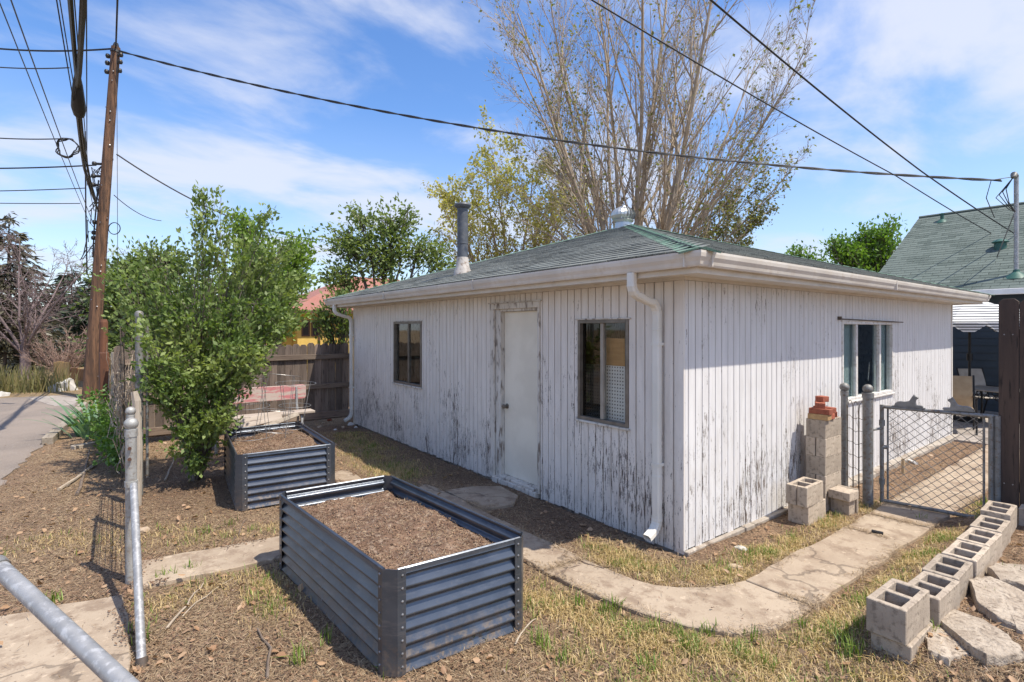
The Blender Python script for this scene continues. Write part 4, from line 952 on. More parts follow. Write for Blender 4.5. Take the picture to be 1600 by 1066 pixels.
mb = MB(); mb.box(0.0135,0.105,-0.11,-0.012,0.0,2.05); mb.obj('post', m_darkwood, df, bevel=0.004)
mb = MB()
for k in range(9):
    for z in (0.42, 1.84):
        for yy in (-0.04, -0.10): mb.tube([(-0.0125,-k*0.146+yy,z),(-0.0165,-k*0.146+yy,z)], 0.006, 6)
mb.obj('screw', m_bolt, df, kind='stuff')

# ---------------------------------------------------------------- old fence line on the left, seen edge on
gl = 'weathered posts of the old side fence'
lpst = ballpost('pale metal ball capped post in the left foreground with two rusty bolts', -3.72,2.213,1.15,0.036,m_galvlight,gl,1.3)
mb = MB()
for z in (0.93, 1.01): mb = MB(); mb.tube([(-0.01,-0.04,z),(-0.01,-0.058,z)], 0.013, 6); mb.obj('bolt', m_brownpaint, lpst)
mb = MB(); mb.tube([(0,0,0.72),(0,0,0.76)], 0.043, 12); mb.obj('collar', m_galvlight, lpst, smooth=True)
bp = thing('brace_pipe', 'slanting galvanised brace pipe propped from the ball capped post to the ground', 'pipe', (-3.694,0.984,0))
mb = MB(); mb.tube([(0,0,-0.03),(-0.012,1.17,0.74)], 0.025, 12); mb.obj('pipe', m_galv, bp, smooth=True)
mb = MB(); mb.tube([(0,0,-0.03),(0,0.03,0.03)], 0.029, 12); mb.obj('rusty_foot', m_meshrust, bp, smooth=True)
ballpost('second pale ball capped post farther along the left fence line', -3.70,3.45,1.09,0.030,m_galvlight,gl,1.4)
st = thing('wooden_stake', 'pale splintered wooden stake beside the second ball post', 'stake', (-3.635,4.28,0)); mb = MB(); mb.tube([(0,0,-0.05),(0.01,0,0.6),(0,0.02,1.12),(-0.02,0.03,1.22)], [0.045,0.045,0.042,0.03], 7); mb.obj('shaft', m_silverwood, st)
tp = thing('steel_pole', 'tall blue grey steel pole rising beside the dead vine tangle', 'pole', (-3.60,4.63,0)); mb = MB(); mb.tube([(0,0,-0.05),(0,0,2.07)], 0.038, 14); mb.lathe([(0.043,2.03),(0.043,2.07),(0.03,2.09),(0.01,2.10)], (0,0,0), 14); mb.obj('tube', m_galvdull, tp, smooth=True)
mb = MB(); mb.tube([(0.075,0.02,0.2),(0.075,0.02,1.98)], 0.014, 8); mb.obj('side_rail', m_galvdull, tp, smooth=True)
wf = thing('wire_fence', 'rusty woven wire fence seen edge on along the left fence line', 'fence', (-3.72,2.3,0))
mb = MB()
for k in range(12): mb.tube([(0.015*math.sin(k*1.3),0.0+i*0.7,0.1+k*0.085+0.012*math.sin(i+k)) for i in range(4)], 0.0028, 4)
for k in range(16): mb.tube([(0.015*math.sin(k*1.7+z),0.03+k*0.135,z) for z in (0.08,0.35,0.7,1.04)], 0.0025, 4)
mb.obj('wire_mesh', m_meshrust, wf, kind='stuff')
mb = MB(); mb.tube([(0,0,1.05),(0,0.6,1.06),(0,1.3,1.04)], 0.013, 8); mb.obj('top_rail', m_galvdull, wf, smooth=True)
dv = thing('dead_vine', 'tangle of dead brown vines hanging on tall rusty mesh behind the posts', 'vine', (-3.74,5.2,0)); mb = MB(); rg = random.Random(4)
for k in range(11): mb.tube([(rg.uniform(-.03,.03),0.0+k*0.26,z) for z in (0.0,0.5,1.0,1.5,1.92)], 0.006, 4)
for k in range(13): mb.tube([(rg.uniform(-.03,.03),i*0.7,0.15+k*0.14) for i in range(5)], 0.004, 4)
mb.obj('mesh_wire', m_meshrust, dv, kind='stuff')
mb = MB()
for k in range(90):
    y = rg.uniform(0,2.8); z = rg.uniform(0,0.9); pts = []; x = rg.uniform(-.06,.06)
    for i in range(7): pts.append((x,y,z)); x += rg.uniform(-.06,.06); y += rg.uniform(-.12,.12); z += rg.uniform(-.02,.26)
    mb.tube(pts, [0.008-0.001*i for i in range(7)], 4)
mb.obj('stem', m_twigpale, dv, kind='stuff')
for lb, x, y, w, h, m, nme in (('dark red brown timber post at the corner of the old fence', -3.98,9.6,0.14,1.45,m_rust,'timber_post'), ('grey weathered timber post beside the red brown one', -3.80,9.3,0.14,1.46,m_silverwood,'timber_post')):
    t = thing(nme, lb, 'post', (x,y,0), R(8), gl); mb = MB(); mb.box(-w/2,w/2,-w/2,w/2,-0.1,h); mb.obj('shaft', m, t, bevel=0.008)
t = thing('timber_post', 'round rusty red pole standing taller behind the two timber posts', 'post', (-4.02,10.6,0), 0, gl); mb = MB(); mb.tube([(0,0,-0.1),(0.02,0,2.02),(0.02,0,2.08)], [0.075,0.07,0.05], 10); mb.obj('shaft', m_rust, t)
# top rail passing close to the camera
a_, b_ = Q(-4,884,1.72), Q(200,1075,1.42); e0 = b_ + (b_-a_)*0.5
fr = thing('gate_rail', 'thick galvanised rail crossing the bottom left corner close to the camera', 'pipe', tuple(a_)); mb = MB(); mb.tube([(0,0,0), e0-a_], 0.0245, 20); mb.obj('tube', m_galv, fr, smooth=True)
mb = MB(); dd = (e0-a_).normalized(); mb.tube([-dd*0.015, dd*0.02], 0.029, 16); mb.obj('end_cup', m_galvdull, fr, smooth=True)
mb = MB(); mb.tube([(0,0,-0.03),(0,0,-a_.z)], 0.024, 10); mb.v = [(x-0.42*0.45,y+0.0,z) for x,y,z in mb.v]
mb = MB(); q_ = e0-a_; mb.tube([q_, (q_.x,q_.y,-a_.z-0.1)], 0.03, 12); mb.obj('post', m_galv, fr, smooth=True)

# ---------------------------------------------------------------- wooden fence across the back
bf = thing('wooden_fence', 'brown weathered dog ear picket fence between garage and side fence', 'fence', (0,7.80,0)); rg = random.Random(12)
k = 0; x = -0.03
while x > -3.75:
    w = 0.138; h = 1.60 + rg.uniform(-0.02,0.02); c = 0.035; mb = MB(); x0_, x1_ = x-w, x-0.006
    poly = [(x0_,0.10),(x1_,0.10),(x1_,h-c),(x1_-c,h),(x0_+c,h),(x0_,h-c)]; y0_ = 0.045+rg.uniform(-.004,.004)
    mb.add([(a_,y0_,b_) for a_, b_ in poly]+[(a_,y0_+0.018,b_) for a_, b_ in poly], [tuple(range(6)), tuple(reversed(range(6,12)))]+[(i,6+i,6+(i+1)%6,(i+1)%6) for i in range(6)])
    mb.obj('picket', m_fence, bf, bevel=0.002); x -= w - 0.004 + rg.uniform(0.0,0.004)
for z, hh in ((1.30,0.09),(0.72,0.09),(0.12,0.14)):
    for x0_, x1_ in ((-1.86,-0.02),(-3.74,-1.865)): mb = MB(); mb.box(x0_,x1_,0.0,0.04,z+rg.uniform(-.01,.01),z+hh); mb.obj('rail', m_rail, bf, bevel=0.004)
for x in (-1.9,-3.72): mb = MB(); mb.box(x-0.045,x+0.045,0.066,0.155,-0.1,1.5); mb.obj('post', m_fence, bf, bevel=0.004)
# the side run of old boards behind the shrub, along the alley
sf = thing('side_fence', 'low run of old brown boards behind the shrub along the alley', 'fence', (-3.78,7.75,0))
for k in range(9):
    mb = MB(); h = 1.25+rg.uniform(-.05,.05); mb.box(-0.01,0.01,-0.05+k*0.17-0.07,-0.05+k*0.17+0.07,0.02,h); mb.obj('board', m_fence, sf, bevel=0.003)

# ---------------------------------------------------------------- vegetation builders
def seg_arrays(p0, p1, r0, r1, n):
    p0, p1 = np.asarray(p0, float), np.asarray(p1, float); r0, r1 = np.asarray(r0, float), np.asarray(r1, float)
    d = p1-p0; L = np.linalg.norm(d, axis=1, keepdims=True); d = d/np.maximum(L, 1e-9)
    ref = np.where(np.abs(d[:, 2:3]) > 0.9, [[1.0,0,0]], [[0,0,1.0]]); u = np.cross(d, ref); u /= np.linalg.norm(u, axis=1, keepdims=True); w = np.cross(d, u)
    S = len(p0); a = 2*np.pi*np.arange(n)/n; c, s = np.cos(a)[None,:,None], np.sin(a)[None,:,None]
    off = u[:,None,:]*c + w[:,None,:]*s; V = np.empty((S, 2, n, 3)); V[:,0] = p0[:,None]+off*r0[:,None,None]; V[:,1] = p1[:,None]+off*r1[:,None,None]
    b = (np.arange(S)*2*n)[:,None]; j = np.arange(n)[None]; j2 = (np.arange(n)+1)[None] % n
    F = np.stack([b+j, b+j2, b+n+j2, b+n+j], -1).reshape(-1, 4); return V.reshape(-1, 3), F
def join(parts):
    Vs, Fs, b = [], [], 0
    for V, F in parts: Vs.append(V); Fs.append(F+b); b += len(V)
    return np.concatenate(Vs), np.concatenate(Fs)
def leaf_arrays(P, size, rs, up=0.3, aspect=0.5, dirs=None):
    n = len(P); d = rs.normal(size=(n,3)) if dirs is None else dirs + 0.5*rs.normal(size=(n,3))
    d[:,2] += -0.15; d /= np.linalg.norm(d, axis=1, keepdims=True); nr = rs.normal(size=(n,3)); nr[:,2] += up*3; s = np.cross(d, nr); s /= np.linalg.norm(s, axis=1, keepdims=True)+1e-9
    q = np.cross(s, d); L = size*rs.uniform(0.6, 1.25, (n,1)); W = L*aspect
    V = np.stack([P, P+d*L*0.5+s*W*0.5+q*L*0.08, P+d*L, P+d*L*0.5-s*W*0.5+q*L*0.08], 1)
    F = np.arange(n*4).reshape(n, 4); return V.reshape(-1,3), F
def leafy(name, label, cat, base, lobes, nbranch, nleaf, leafsize, lm, bm, seed, stem_r=0.05, spread=0.10, group=None, tstart=(0.35,1.0), nstem=None, aspect=0.5, outward=0.5):
    rs = np.random.RandomState(seed); t = thing(name, label, cat, tuple(base), 0, group)
    lobes = [(np.array(c, float), np.array(r, float), w) for c, r, w in lobes]; W = np.array([l[2] for l in lobes], float); W /= W.sum()
    trunk = MB(); limbs = []
    for c, r, w in lobes:
        root = np.array([rs.normal()*stem_r*1.6, rs.normal()*stem_r*1.6, -0.05]); mid = root*0.5 + c*np.array([0.28,0.28,0.5]); tip = c + np.array([0,0,r[2]*0.45])
        ts = np.linspace(0, 1, 7)[:,None]; pts = (1-ts)**2*root + 2*ts*(1-ts)*mid + ts**2*tip; pts[1:-1] += rs.normal(size=(5,3))*0.03*np.linalg.norm(c)/3
        limbs.append(pts); rr = stem_r*(0.6+0.9*w/max(l[2] for l in lobes)); trunk.tube([tuple(p) for p in pts], [rr*(1-0.85*i/6) for i in range(7)], 6)
    trunk.obj('trunk', bm, t, smooth=True)
    bi = rs.choice(len(lobes), nbranch, p=W); C = np.stack([lobes[i][0] for i in bi]); RR = np.stack([lobes[i][1] for i in bi])
    g = rs.normal(size=(nbranch,3)); g /= np.linalg.norm(g, axis=1, keepdims=True); T = C + g*RR*(rs.uniform(0.12, 1.0, (nbranch,1))**outward)*np.where(rs.rand(nbranch,1) < 0.16, rs.uniform(1.1, 1.4, (nbranch,1)), 1.0)
    T[:,2] = np.maximum(T[:,2], 0.12)
    tt = rs.uniform(tstart[0], tstart[1], nbranch)*6; i0 = np.minimum(tt.astype(int), 5); fr = (tt-i0)[:,None]; LP = np.stack(limbs)[bi, :, :]
    S = LP[np.arange(nbranch), i0]*(1-fr) + LP[np.arange(nbranch), i0+1]*fr
    M_ = (S+T)/2; M_[:,2] += 0.12*np.linalg.norm(T-S, axis=1); k = 5; us = np.linspace(0, 1, k+1)
    pts = [(1-u)**2*S + 2*u*(1-u)*M_ + u*u*T + (rs.normal(size=S.shape)*0.02*min(1, leafsize*12) if 0 < u < 1 else 0) for u in us]
    r_ = stem_r*0.22; parts = [seg_arrays(pts[i], pts[i+1], np.full(nbranch, r_*(1-us[i]*0.8)), np.full(nbranch, r_*(1-us[i+1]*0.8)), 3) for i in range(k)]
    V, F = join(parts); link('branches', np_mesh('branches', V, F, bm), t, kind='stuff')
    li = rs.randint(0, nbranch, nleaf); u = rs.uniform(0.3, 1.02, nleaf)[:,None]; P = (1-u)**2*S[li] + 2*u*(1-u)*M_[li] + u*u*T[li] + rs.normal(size=(nleaf,3))*spread*np.array([1,1,0.8]); P[:,2] = np.maximum(P[:,2], 0.03)
    V, F = leaf_arrays(P, leafsize, rs, aspect=aspect, dirs=(T-S)[li]/np.linalg.norm((T-S)[li]+1e-6, axis=1, keepdims=True)); link('crown', np_mesh('crown', V, F, lm), t, kind='stuff'); return t
def off(px, py, d, base):      # offset of a surveyed point from a plant's base
    p = Q(px, py, d); return (p.x-base[0], p.y-base[1], p.z-base[2])
def bare(name, label, cat, base, leaders, spec, lm, bm, tm, seed, leafsize=0.1, leafn=0, leafw=None, group=None, trunk=None):
    """leaders: (direction, length, radius, start point); spec per level: (children, length ratio, angle, upward pull, wobble)"""
    rs = random.Random(seed); nr = np.random.RandomState(seed); t = thing(name, label, cat, tuple(base), 0, group)
    thick, thin, tips = [], [], []
    def grow(p, d, L, r, lvl):
        k = 7 if lvl == 0 else 5 if lvl == 1 else 3; ch, ratio, ang, pull, wob = spec[lvl]; st = []
        for i in range(k):
            d = (d + Vector((rs.gauss(0,wob), rs.gauss(0,wob), rs.gauss(0,wob)*0.6+pull))).normalized(); q = p + d*(L/k); ra, rb = r*(1-0.85*i/k), r*(1-0.85*(i+1)/k)
            (thick if lvl < 2 else thin).append((tuple(p), tuple(q), ra, rb)); st.append((p, q, d.copy(), ra)); p = q
        if lvl + 1 < len(spec):
            n = ch if isinstance(ch, int) else rs.randint(*ch)
            for j in range(n):
                f = 0.12 + 0.86*(j+rs.random())/n; i = min(k-1, int(f*k)); a, b, dd, rr = st[i]; o = a.lerp(b, f*k-i)
                ax = dd.orthogonal().normalized(); ax.rotate(Matrix.Rotation(rs.uniform(0, 2*math.pi), 3, dd)); an = ang*rs.uniform(0.6, 1.35)
                nd = (dd*math.cos(an) + ax*math.sin(an)).normalized(); grow(o, nd, L*ratio*rs.uniform(0.65,1.2)*(1.12-0.6*f), max(0.0085, rr*0.52), lvl+1)
        else: tips.append((tuple(st[0][0]), tuple(p)))
    if trunk: 
        mb = MB(); mb.tube(*trunk); mb.obj('trunk', bm, t, smooth=True)
    for d, L, r, s in leaders: grow(Vector(s), Vector(d).normalized(), L, r, 0)
    A = list(zip(*thick)); V, F = seg_arrays(*A, 6); link('limbs', np_mesh('limbs', V, F, bm, True), t, kind='stuff')
    A = list(zip(*thin)); V, F = seg_arrays(*A, 3); link('twigs', np_mesh('twigs', V, F, tm), t, kind='stuff')
    if leafn:
        a = np.array([x[0] for x in tips]); b = np.array([x[1] for x in tips]); w = np.array([leafw(Vector(x[1])) for x in tips]) if leafw else np.ones(len(tips)); w = w/w.sum()
        li = nr.choice(len(tips), leafn, p=w); u = nr.uniform(0.2, 1.05, (leafn,1)); P = a[li]*(1-u)+b[li]*u + nr.normal(size=(leafn,3))*leafsize*0.6
        V, F = leaf_arrays(P, leafsize, nr, aspect=0.6); link('crown', np_mesh('crown', V, F, lm), t, kind='stuff')
    return t
def conifer(label, base, h, rad, lm, seed, n=5000, droop=0.25, needle=0.34, z0=0.06, group='conifers along the alley'):
    rs = np.random.RandomState(seed); t = thing('conifer_tree', label, 'conifer', tuple(base), 0, group)
    mb = MB(); mb.tube([(0,0,-0.1),(0,0,h*0.5),(0,0,h)], [h*0.022,h*0.013,0.01], 7); mb.obj('trunk', m_barkdark, t, smooth=True)
    nb = int(h*22); f = rs.uniform(z0, 0.985, nb); a = rs.uniform(0, 2*np.pi, nb); L = rad*(1-f)**0.8*rs.uniform(0.6, 1.12, nb)+0.08; z = f*h
    S = np.stack([0*a, 0*a, z], 1); T = np.stack([L*np.cos(a), L*np.sin(a), z - droop*L + 0.12*L], 1); M_ = (S+T)/2 + np.stack([0*a,0*a,0.06*L],1)
    P0 = [(1-u)**2*S+2*u*(1-u)*M_+u*u*T for u in np.linspace(0,1,4)]; V, F = join([seg_arrays(P0[i],P0[i+1],np.full(nb,0.02-0.005*i),np.full(nb,0.015-0.005*i),3) for i in range(3)]); link('branches', np_mesh('branches', V, F, m_barkdark), t, kind='stuff')
    li = rs.choice(nb, n, p=L/L.sum()); u = rs.uniform(0.1, 1.05, (n,1)); P = (1-u)**2*S[li]+2*u*(1-u)*M_[li]+u*u*T[li] + rs.normal(size=(n,3))*np.array([0.09,0.09,0.07])*rad/2.2
    dirs = np.stack([np.cos(a[li]), np.sin(a[li]), -0.35*np.ones(n)], 1); V, F = leaf_arrays(P, needle, rs, aspect=0.3, dirs=dirs*1.2); link('crown', np_mesh('crown', V, F, lm), t, kind='stuff'); return t

# ---------------------------------------------------------------- trees and shrubs
SB = Vector((-3.02, 5.02, 0.0)); o_ = lambda px, py, d: off(px, py, d, SB)
leafy('shrub', 'tall leafy green shrub at the left growing beside the corrugated bed', 'shrub', SB, [
 (o_(318,365,6.5),(0.30,0.34,0.38),1.0), (o_(250,425,6.5),(0.45,0.45,0.36),1.3), (o_(380,415,6.8),(0.50,0.45,0.42),1.5), (o_(440,400,7.0),(0.36,0.3,0.30),0.8),
 (o_(300,490,6.4),(0.66,0.5,0.45),1.9), (o_(215,500,6.6),(0.40,0.4,0.42),1.1), (o_(400,490,6.7),(0.52,0.4,0.36),1.5), (o_(440,470,7.0),(0.36,0.3,0.25),0.7), (o_(300,590,6.3),(0.52,0.42,0.42),1.4), (o_(245,585,5.9),(0.30,0.4,0.36),0.9), (o_(370,575,6.3),(0.36,0.3,0.34),1.0), (o_(390,545,6.3),(0.32,0.25,0.22),0.6), (o_(225,520,5.6),(0.12,0.2,0.2),0.25),
 (o_(330,660,6.2),(0.36,0.34,0.28),0.9), (o_(280,680,6.2),(0.30,0.3,0.25),0.55), (o_(355,640,6.1),(0.22,0.2,0.2),0.4), (o_(300,720,6.2),(0.22,0.2,0.14),0.25), (o_(345,315,6.5),(0.12,0.12,0.18),0.12), (o_(318,308,6.5),(0.10,0.1,0.22),0.14), (o_(420,345,6.8),(0.14,0.14,0.2),0.22), (o_(365,340,6.7),(0.16,0.14,0.2),0.2), (o_(190,440,6.8),(0.3,0.3,0.28),0.5), (o_(470,440,7.2),(0.2,0.2,0.22),0.3), (o_(465,495,7.0),(0.2,0.2,0.16),0.2)],
 620, 17500, 0.070, m_leaf_shrub, m_bark, 3, stem_r=0.018, spread=0.034, aspect=0.52, tstart=(0.2,1.0))
gtr = 'leafy trees beyond the fence'
def tree_at(label, px, d, lobes, nb, nl, ls, lm, bm, seed, stem_r=0.12, spread=0.22, **kw):
    p = Q(px, 513, d); b = Vector((p.x, p.y, 0)); L = [(off(a, c, dd, b), r, w) for a, c, dd, r, w in lobes]; return leafy('leafy_tree', label, 'tree', b, L, nb, nl, ls, lm, bm, seed, stem_r, spread, group=gtr, **kw)
tree_at('lime green young tree between the shrub and the back fence', 420, 13.5, [(395,400,13.5,(0.8,0.8,0.8),1),(450,420,13.5,(0.7,0.7,0.8),1),(430,490,13.3,(0.8,0.7,0.6),1),(350,470,13.5,(0.9,0.8,0.9),1),(380,350,13.6,(0.4,0.4,0.4),0.4),(470,385,13.6,(0.35,0.35,0.4),0.4)], 330, 9500, 0.13, m_leaf_lime, m_bark, 21, 0.07, 0.14)
tree_at('dark green broad tree behind the utility pole and shrub', 240, 17, [(215,430,17,(1.2,1.1,0.9),1),(180,480,17,(1.0,0.9,1.0),1),(260,410,17,(0.9,0.9,0.7),1),(200,540,17,(1.3,1.0,0.8),1),(300,470,17,(1.1,1.0,1.0),1),(180,425,17.5,(0.6,0.6,0.5),0.5)], 380, 9000, 0.17, m_leaf_mid, m_barkdark, 22, 0.12, 0.2)
tree_at('mid green spreading apple tree in front of the red roof', 600, 17, [(545,375,17,(1.05,0.9,0.62),1),(610,350,17,(0.85,0.8,0.55),0.9),(600,400,17,(1.3,1.0,0.7),1.3),(660,390,17,(0.85,0.8,0.6),0.9),(530,430,16.8,(0.75,0.7,0.55),0.8),(690,405,17,(0.5,0.5,0.45),0.5),(560,335,17,(0.5,0.5,0.3),0.35),(640,330,17,(0.4,0.4,0.3),0.3),(625,455,16.6,(0.8,0.6,0.4),0.5)], 260, 6200, 0.16, m_leaf_apple, m_bark, 23, 0.09, 0.17, tstart=(0.72,1.0))
tree_at('low leafy branch tree hanging over the fence beside the yellow house', 545, 12.6, [(530,470,12.6,(0.5,0.5,0.35),1),(505,492,12.6,(0.3,0.3,0.28),0.6),(535,500,12.7,(0.3,0.3,0.25),0.5)], 90, 1500, 0.11, m_leaf_mid, m_barkdark, 29, 0.05, 0.09)
tree_at('bright green round tree beside the slope of the neighbouring roof', 1355, 25, [(1325,395,25,(1.0,0.9,0.75),1),(1375,370,25,(0.95,0.9,0.85),1),(1390,400,25,(1.0,0.9,0.7),1),(1345,415,25,(1.2,1.0,0.6),1),(1305,380,25,(0.5,0.5,0.4),0.4),(1390,350,25,(0.4,0.4,0.4),0.3),(1350,365,25,(0.4,0.4,0.4),0.35)], 300, 6500, 0.2, m_leaf_bright, m_bark, 24, 0.13, 0.2)
tree_at('small bright green treetop peeping over the garage eave at the right', 1262, 24, [(1250,398,24,(0.55,0.5,0.6),1),(1275,408,24,(0.6,0.5,0.4),1),(1235,410,24,(0.5,0.5,0.35),0.6)], 110, 2000, 0.17, m_leaf_bright, m_bark, 25, 0.08, 0.16)
# the big half bare tree behind the garage
p = Q(992, 513, 20); BT = Vector((p.x, p.y, 0)); rg = random.Random(77); leaders = []
for i in range(11):
    sp = (i-5)/5; lean = sp*0.36 + rg.uniform(-.05,.05); dep = rg.uniform(-0.28,0.28)
    leaders.append((AX*lean + AY*dep + Vector((0,0,1.0)), (17.5-4.0*abs(sp)) * rg.uniform(0.88,1.06), 0.135*rg.uniform(0.7,1.1), Vector((0,0,1.6)) + AX*(0.42*sp) + AY*(0.3*dep) + Vector((0,0,rg.uniform(-0.5,0.9)))))
for sp, L in ((0.8,9.5),(1.0,8.5),(1.25,8.0),(1.5,7.0),(-0.62,10.5),(-0.5,11.5),(0.6,10.5),(1.7,6.0)): leaders.append((AX*sp + AY*rg.uniform(-.4,.4) + Vector((0,0,1.0)), L, 0.09, Vector((0,0,2.2))))
def bt_leaf(q): 
    x = AX.dot(q); z = q.z
    return 0.25 + 1.8*sm((x-1.0)/3.5)*sm((10.5-z)/6) + 0.4*sm((8-z)/6)*sm((x+1)/2) + 0.5*math.exp(-((x+2.6)/1.3)**2-((z-9)/3)**2)
bare('bare_tree', 'very tall vase shaped tree with grey bare branches and few new leaves behind the garage', 'tree', BT, leaders,
 [((13,16),0.36,R(28),0.05,0.035),((7,10),0.44,R(31),0.07,0.06),((5,7),0.55,R(34),0.06,0.09),(0,0,0,0.05,0.1)], m_leaf_sparse, m_barkpale, m_barkpale, 5, 0.135, 9500, bt_leaf, trunk=([(0,0,-0.2),(0,0,1.0),(0,0,2.2)],[0.55,0.45,0.42],10))
p = Q(792, 513, 25); YT = Vector((p.x, p.y, 0)); leaders = []; rg = random.Random(31)
for i in range(9):
    sp = (i-4)/4; leaders.append((AX*(sp*0.5+rg.uniform(-.05,.05)) + AY*rg.uniform(-.3,.3) + Vector((0,0,1)), (9.0-2.4*abs(sp))*rg.uniform(0.92,1.05), 0.10, Vector((0,0,1.6))+AX*0.2*sp))
bare('budding_tree', 'yellow green budding tree with fine branches behind the flue pipe', 'tree', YT, leaders,
 [((11,14),0.40,R(36),0.04,0.05),((7,9),0.45,R(36),0.05,0.08),((4,6),0.5,R(36),0.03,0.1),(0,0,0,0.02,0.12)], m_leaf_yellow, m_barkpale, m_barkpale, 6, 0.17, 12000, lambda q: 0.45+sm((q.z-5)/4), trunk=([(0,0,-0.2),(0,0,1.0),(0,0,1.9)],[0.32,0.27,0.25],8))
# left background
gz_ = 0
p = Q(38, 513, 19.5); MT_ = Vector((p.x, p.y, 0)); leaders = []; rg = random.Random(8)
for i in range(8): leaders.append((AX*rg.uniform(-.75,.75) + AY*rg.uniform(-.6,.6) + Vector((0,0,1)), rg.uniform(4.2,5.4), 0.055, Vector((0,0,0.9))))
bare('bare_tree', 'leafless mauve grey tree with drooping twigs at the left edge', 'tree', MT_, leaders, [((8,11),0.42,R(44),-0.01,0.09),((6,8),0.45,R(45),-0.03,0.12),((4,5),0.5,R(45),-0.04,0.14),(0,0,0,-0.05,0.15)], None, m_twigmauve, m_twigmauve, 9, trunk=([(0,0,-0.1),(0.03,0,0.6),(0,0,1.3)],[0.2,0.16,0.12],8))
p = Q(98, 513, 20); leaders = []
for i in range(26): a = rg.uniform(0, 6.28); leaders.append((Vector((math.cos(a)*rg.uniform(.1,.9), math.sin(a)*rg.uniform(.1,.9), 1)), rg.uniform(1.3,2.3), 0.02, (0.1*math.cos(a),0.1*math.sin(a),0)))
bare('bare_shrub', 'pinkish brown leafless shrub beside the alley left of the pole', 'shrub', (p.x,p.y,0), leaders, [((8,10),0.42,R(35),0.02,0.08),((5,6),0.5,R(40),0,0.1),(0,0,0,0,0.1)], None, m_twigpink, m_twigpink, 11)
q = lambda px, d: (Q(px,513,d).x, Q(px,513,d).y, 0)
conifer('dark bronze conifer at the far left edge behind the mauve tree', q(4,23), 23, 7.0, 2.6, m_leaf_brown, 2, 5200) if False else None
conifer('dark bronze conifer at the far left edge behind the mauve tree', q(14,24), 7.2, 2.7, m_leaf_brown, 2, 6500)
conifer('tall dark green spruce immediately left of the utility pole', q(112,30), 5.4, 2.3, m_leaf_conifer, 3, 4200, needle=0.38)
conifer('wide dark spruce standing behind the utility pole', q(150,27), 4.6, 2.5, m_leaf_conifer, 4, 4200, needle=0.38)
conifer('blue grey spruce low behind the reeds at the left', q(52,25), 3.0, 2.1, m_leaf_blue, 5, 3600, needle=0.3)
conifer('olive dark young conifer closest to the left picture edge', q(8,20), 3.2, 1.1, m_leaf_brown, 6, 2200, needle=0.26)
conifer('dark green conifer behind the pinkish shrub', q(82,33), 4.0, 2.6, m_leaf_conifer, 8, 3600, needle=0.4)
# far mass that closes the view between trunks
def far_hedge(label, pts, h, seed, lm, n):
    rs = np.random.RandomState(seed); P = []
    for i in range(n):
        k = rs.randint(0, len(pts)-1); a, b = np.array(pts[k]), np.array(pts[k+1]); u = rs.rand(); c = a*(1-u)+b*u; hh = h*(0.7+0.35*mnoise.noise(Vector((c[0]*0.35, c[1]*0.35, seed)))); P.append((c[0]+rs.normal()*0.9, c[1]+rs.normal()*0.9, hh*rs.rand()**0.8))
    V, F = leaf_arrays(np.array(P), 0.42, rs, aspect=0.7); o = link('hedge', np_mesh('hedge', V, F, lm), None, kind='stuff'); return o
far_hedge('', [q(-260,40)[:2], q(-60,40)[:2], q(170,38)[:2], q(330,36)[:2], q(520,40)[:2]], 3.0, 1, m_leaf_mid, 9000)
far_hedge('', [q(1180,42)[:2], q(1420,40)[:2], q(1800,40)[:2]], 3.2, 2, m_leaf_mid, 5000)
# reeds along the far side of the alley
rs = np.random.RandomState(5); rc = Vector(q(40,15.6)); n = 620; a0 = Vector(q(-40,15.3)); a1 = Vector(q(100,15.9)); u = rs.rand(n,1); B = np.array(a0)[None]*(1-u)+np.array(a1)[None]*u + rs.normal(size=(n,3))*np.array([0.28,0.28,0]); hh = rs.uniform(0.3,0.85,(n,1)); D = rs.normal(size=(n,3))*0.22; D[:,2] = 1; tip = B + D*hh; sd2 = np.cross(D, rs.normal(size=(n,3))); sd2 /= np.linalg.norm(sd2,axis=1,keepdims=True); W = 0.014
V = np.stack([B-sd2*W, B+sd2*W, tip+sd2*0.004, tip-sd2*0.004],1).reshape(-1,3); o = link('reeds', np_mesh('reeds', V, np.arange(n*4).reshape(n,4), m_reed), None, kind='stuff')
# iris clump: every blade is a leaf of the plant
ir = thing('iris_plant', 'clump of broad blue green iris blades beside the alley edging timber', 'plant', (-4.10,9.2,0)); rg = random.Random(6); ims = []
for k in range(5):
    L = 0.42+0.07*k; mb = MB(); bend = 0.10+0.07*k; n_ = 6; w = 0.022
    for i in range(n_+1):
        f = i/n_; ww = w*(0.7+0.6*math.sin(math.pi*min(1,f*0.9+0.1)))*(1-f**4*0.96); x = bend*f**2; z = L*f*(1-0.25*bend*f)
        mb.v += [(x,-ww,z),(x-0.004,0,z),(x,ww,z)]
    for i in range(n_):
        for j in range(2): mb.f.append((i*3+j, i*3+j+1, i*3+3+j+1, i*3+3+j)); mb.m.append(0)
    ims.append(mb.mesh('leaf', m_leaf_iris, smooth=False))
for k in range(64):
    o = link('leaf', ims[k % 5], ir); rr = rg.random()**0.6*0.34; a = rg.uniform(0, 6.28); o.location = (rr*math.cos(a), rr*math.sin(a)*1.15, -0.02); o.rotation_euler = (rg.uniform(-.15,.15), rg.uniform(0.05,0.62)*(0.35+rr*2.2), a+rg.uniform(-.5,.5)); s = rg.uniform(1.0,1.4); o.scale = (s,s,s)
